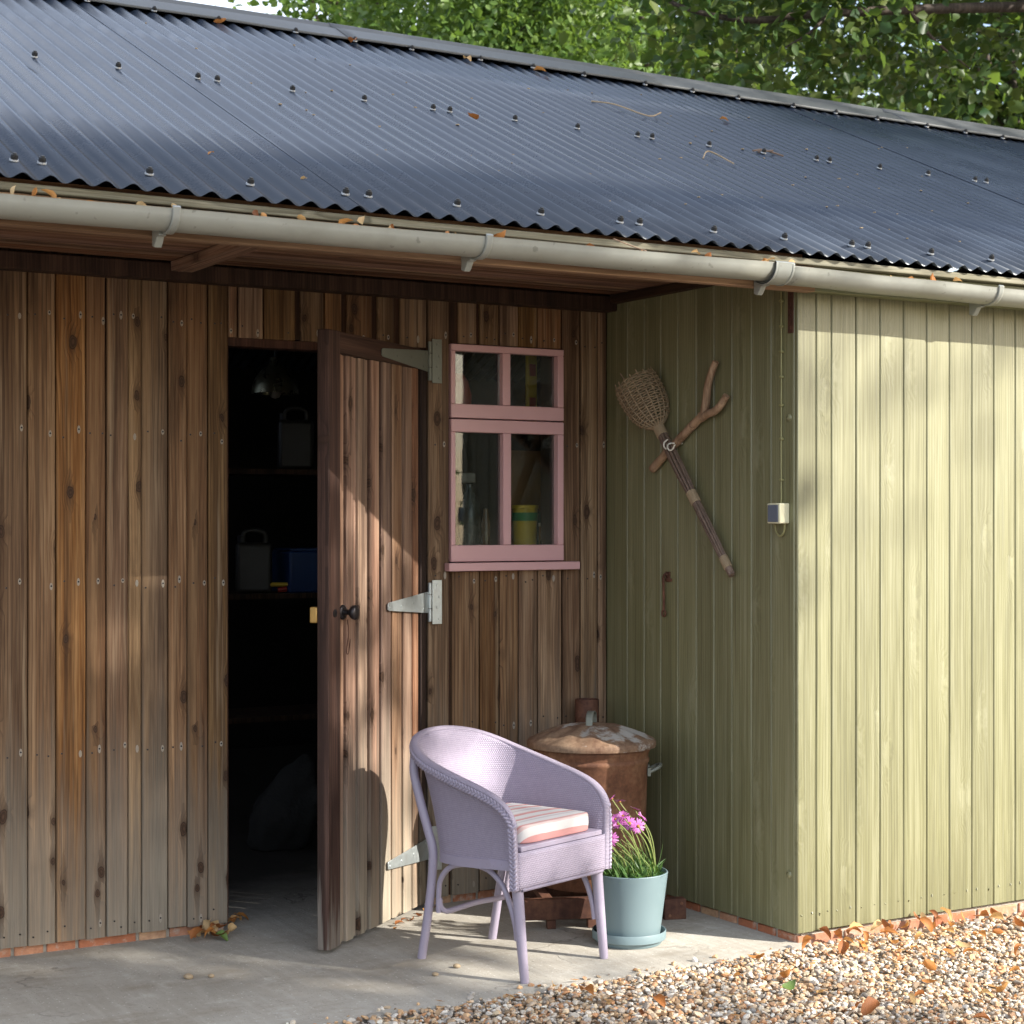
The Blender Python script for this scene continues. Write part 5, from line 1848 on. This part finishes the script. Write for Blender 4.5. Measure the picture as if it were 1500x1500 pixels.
# a few stray stones on the concrete
for (x_, y_, s_, lab) in ((2.02, 5.52, .016, 'stray pale pebble on the concrete at the far left'), (2.09, 5.50, .011, 'smaller stray pebble on the concrete beside the pale one'), (2.84, 5.205, .013, 'stray tan pebble on the concrete in front of the chair'), (2.73, 5.15, .011, 'dark little pebble on the concrete left of the chair')):
    b = bmesh.new(); bmesh.ops.create_icosphere(b, subdivisions=2, radius=s_)
    for v in b.verts:
        v.co *= 1 + .25 * noise.noise(v.co * 60)
        v.co.z *= .6
    me = bpy.data.meshes.new('pebble'); b.to_mesh(me); b.free(); me.materials.append(M['twine'])
    me.polygons.foreach_set('use_smooth', [True] * len(me.polygons))
    o = put('pebble', me, None, (x_, y_, s_ * .55)); tag(o, lab, 'pebble')

# ------------------------------------------------------------------ trees
def tree(label, base, height, crown, n_clump, per, leaf_size, mat, seed, group=None, trunk_r=.25, limbs=7, spread=.45, shape=None, name='broadleaf_tree', extra=()):
    """crown: list of (centre, radii) ellipsoids in world coords"""
    rs = np.random.RandomState(seed)
    t = thing(name, label, 'tree', base, 0, group)
    B = np.array(base)
    # trunk and limbs
    tr = MB()
    top = Vector((rs.uniform(-.3, .3), rs.uniform(-.3, .3), height * .8))
    pts = [Vector((0, 0, -.1)), Vector((rs.uniform(-.1, .1), rs.uniform(-.1, .1), height * .3)), Vector((rs.uniform(-.2, .2), rs.uniform(-.2, .2), height * .55)), top]
    pth = catmull(pts, 14)
    tr.tube(pth, [trunk_r * (1 - .85 * k / 13) for k in range(14)], 10)
    tr.build('trunk', M['bark'], t, smooth=60)
    lb = MB()
    cents = []
    tot = sum(c[1][0] * c[1][1] * c[1][2] for c in crown)
    for c, rad in crown:
        m = int(n_clump * rad[0] * rad[1] * rad[2] / tot)
        for _ in range(m):
            v = rs.normal(size=3); v /= np.linalg.norm(v)
            q = rs.rand() ** (1 / 2.2)
            cents.append(np.array(c) + v * q * np.array(rad))
    for k in range(limbs):
        c = cents[rs.randint(len(cents))] - B
        s_ = pth[rs.randint(3, 11)]
        e = Vector(c); mid_ = s_.lerp(e, .5) + Vector((0, 0, .25 * rs.rand()))
        lb.tube(catmull([s_, mid_, e], 8), [trunk_r * .28 * (1 - .8 * q / 7) for q in range(8)], 7)
    for q_, pts_ in enumerate(extra):
        n_ = 16
        lb.tube(catmull([p_ - Vector(base) for p_ in pts_], n_), [(.042 if q_ == 0 else .018) * (1 - .75 * k_ / (n_ - 1)) for k_ in range(n_)], 8)
    lb.build('limb', M['bark'], t, smooth=60)
    cents = np.array(cents)
    n = len(cents) * per
    C_ = np.repeat(cents, per, 0) + rs.normal(size=(n, 3)) * spread * np.array([1, 1, .7])
    # leaf frames: drooping, random heading
    a = rs.uniform(0, 2 * PI, n); el = rs.uniform(-1.2, .35, n)
    d = np.stack([np.cos(a) * np.cos(el), np.sin(a) * np.cos(el), np.sin(el)], 1)
    u = rs.normal(size=(n, 3)); u -= d * (u * d).sum(1, keepdims=True); u /= np.linalg.norm(u, axis=1, keepdims=True)
    nn = np.cross(d, u)
    sz = leaf_size * rs.uniform(.6, 1.25, (n, 1))
    shp = shape or [(0, 0, 0), (.35, .36, .06), (.75, .24, .02), (1.0, 0, -.12), (.75, -.24, .02), (.35, -.36, .06)]
    V = np.stack([C_ + d * (sz * s0) + u * (sz * s1) + nn * (sz * s2) for s0, s1, s2 in shp], 1) - B
    k = len(shp)
    F = (np.array([[0, 1, 2, 3], [0, 3, 4, 5]])[None] + (np.arange(n) * k)[:, None, None]).reshape(-1, 4).astype(np.int32)
    me = bpy.data.meshes.new('crown')
    me.vertices.add(n * k); me.vertices.foreach_set('co', V.astype(np.float32).ravel())
    nf = len(F)
    me.loops.add(nf * 4); me.loops.foreach_set('vertex_index', F.ravel())
    me.polygons.add(nf); me.polygons.foreach_set('loop_start', np.arange(nf, dtype=np.int32) * 4)
    me.update(calc_edges=True)
    me.materials.append(mat)
    put('crown', me, t)
    return t
def camp(px, d, z=0):             # ground point under a bearing (only used to lay out the tree belt)
    u = (px - 750) / 2609
    return ((.506 + .8625 * u) * d, (.8625 - .506 * u) * d, z)
# behind the shed
c = camp(1760, 13.0)
LIMB = [[(Vector(camp(a_, d_, 1.49 + (762 - b_) / 2609 * d_))) for a_, b_, d_ in pts_] for pts_ in (((1620, 8, 12.6), (1400, 12, 12.2), (1200, 20, 12.0), (1100, 30, 12.0), (1010, 14, 12.0), (960, -10, 12.1)), ((1215, 19, 12.0), (1190, 45, 11.9), (1150, 70, 11.9)), ((1330, 14, 12.1), (1370, 60, 12.2), (1420, 100, 12.4)))]
q_ = camp(1250, 12.6)
tree('dark broad-leaved tree with big shaded leaves behind the right end of the roof', c, 8.5,
     [((q_[0] - .1, q_[1] + .1, 5.3), (1.75, 1.3, 1.25)), ((c[0] + .5, c[1] - .4, 6.3), (2.2, 1.8, 2.2)), ((q_[0] + .6, q_[1], 7.3), (2.4, 2.0, 1.2))], 560, 62, .098, M['leaf_dark'], 3, spread=.30, trunk_r=.28, limbs=16, extra=LIMB)
c = camp(760, 17.5)
tree('sunlit bright green bushy tree behind the middle of the roof', c, 9,
     [((c[0] - .4, c[1], 5.6), (2.0, 1.6, 1.5)), ((c[0], c[1], 7.6), (1.8, 1.5, 1.6))], 170, 135, .088, M['leaf_light'], 4, spread=.21, limbs=10)
c = camp(545, 22)
tree('loose green tree with sky showing through it behind the left of the roof', c, 10,
     [((c[0] + .2, c[1], 6.7), (1.8, 1.4, 1.5)), ((c[0], c[1], 8.8), (1.7, 1.4, 1.4))], 130, 60, .12, M['leaf_light'], 8, spread=.33, limbs=10)
c = camp(1010, 21)
tree('deep green tree in the gap between the bright and the dark trees', c, 10,
     [((c[0], c[1], 6.0), (2.6, 2, 2.2)), ((c[0], c[1], 8.6), (2.2, 2, 1.5))], 210, 55, .15, M['leaf_dark'], 5, spread=.36, limbs=12)
c = camp(800, 30)
tree('tall dark tree far behind the bright green one', c, 12,
     [((c[0] + 1.2, c[1], 7.5), (4.2, 2.5, 2.6)), ((c[0], c[1], 10), (3, 2.5, 1.8))], 260, 50, .2, M['leaf_dark'], 6, spread=.5, limbs=10)
c = camp(1480, 24)
tree('tall dark tree far behind the right end of the roof', c, 12,
     [((c[0], c[1], 7.0), (3.8, 2.6, 3.0)), ((c[0], c[1], 10), (3, 2.5, 1.8))], 260, 50, .2, M['leaf_dark'], 16, spread=.5, limbs=10)
c = camp(215, 26)
tree('small topped tree just showing over the left end of the ridge', c, 9.0,
     [((c[0], c[1], 7.9), (1.1, .9, .75))], 34, 50, .16, M['leaf_light'], 12, spread=.3, limbs=5)
# the big trees across the yard that dapple the light (outside the frame)
def sunp(L, p, z):
    return (SUNH.x * L - SUNH.y * p, SUNH.y * L + SUNH.x * p, z)
tree('large spreading tree across the yard shading the roof', sunp(10.5, 2.2, 0), 13,
     [(sunp(10, 2.6, 7.3), (2.3, 2.3, 3.4)), (sunp(10.5, 3.95, 7.5), (1.15, 1.15, 2.3)), (sunp(11, 4.1, 7.2), (1.0, 1.0, 2.0)), (sunp(10.5, 4.3, 8.8), (.95, .95, 1.2)), (sunp(10.2, 4.75, 8.5), (.5, .5, 1.1)), (sunp(10, 4.7, 11.6), (2.5, 2.5, 2.3)), (sunp(10, 7.0, 11.4), (1.9, 1.9, 1.75)), (sunp(10, 2.5, 11.5), (2.5, 2.5, 2.2))], 1060, 54, .18, M['leaf_dark'], 31, spread=.42, trunk_r=.35, limbs=16)
tree('second tree across the yard with light gaps in its crown', sunp(15, 8.0, 0), 13,
     [(sunp(14.5, 7.8, 13.4), (2.6, 2.6, 1.6)), (sunp(14, 11.5, 11.0), (2.2, 2.2, 2.4)), (sunp(14.5, 5.5, 10.9), (.42, .42, 1.4))], 200, 40, .17, M['leaf_dark'], 32, spread=.42, trunk_r=.3, limbs=10)

for k, (hx, hy, lab) in enumerate(((8.6, -6.6, 'added dark hedge bush, unseen across the yard, nearest the shed front'), (11.2, -5.2, 'added dark hedge bush, unseen across the yard, in the middle of its row'), (13.8, -3.6, 'added dark hedge bush, unseen across the yard, at the far end of its row'))):
    tree(lab, (hx, hy, 0), 2.2, [((hx, hy, 1.3), (1.5, 1.0, 1.2))], 60, 60, .11, M['leaf_dark'], 50 + k, 'added hedge bushes out of view across the yard', trunk_r=.07, limbs=5, spread=.25, name='added_hedge_bush')  # unseen bushes, added to darken what the lower window panes reflect
print('objects', len(bpy.data.objects), 'tris', sum(len(o.data.polygons) for o in bpy.data.objects if o.type == 'MESH'))
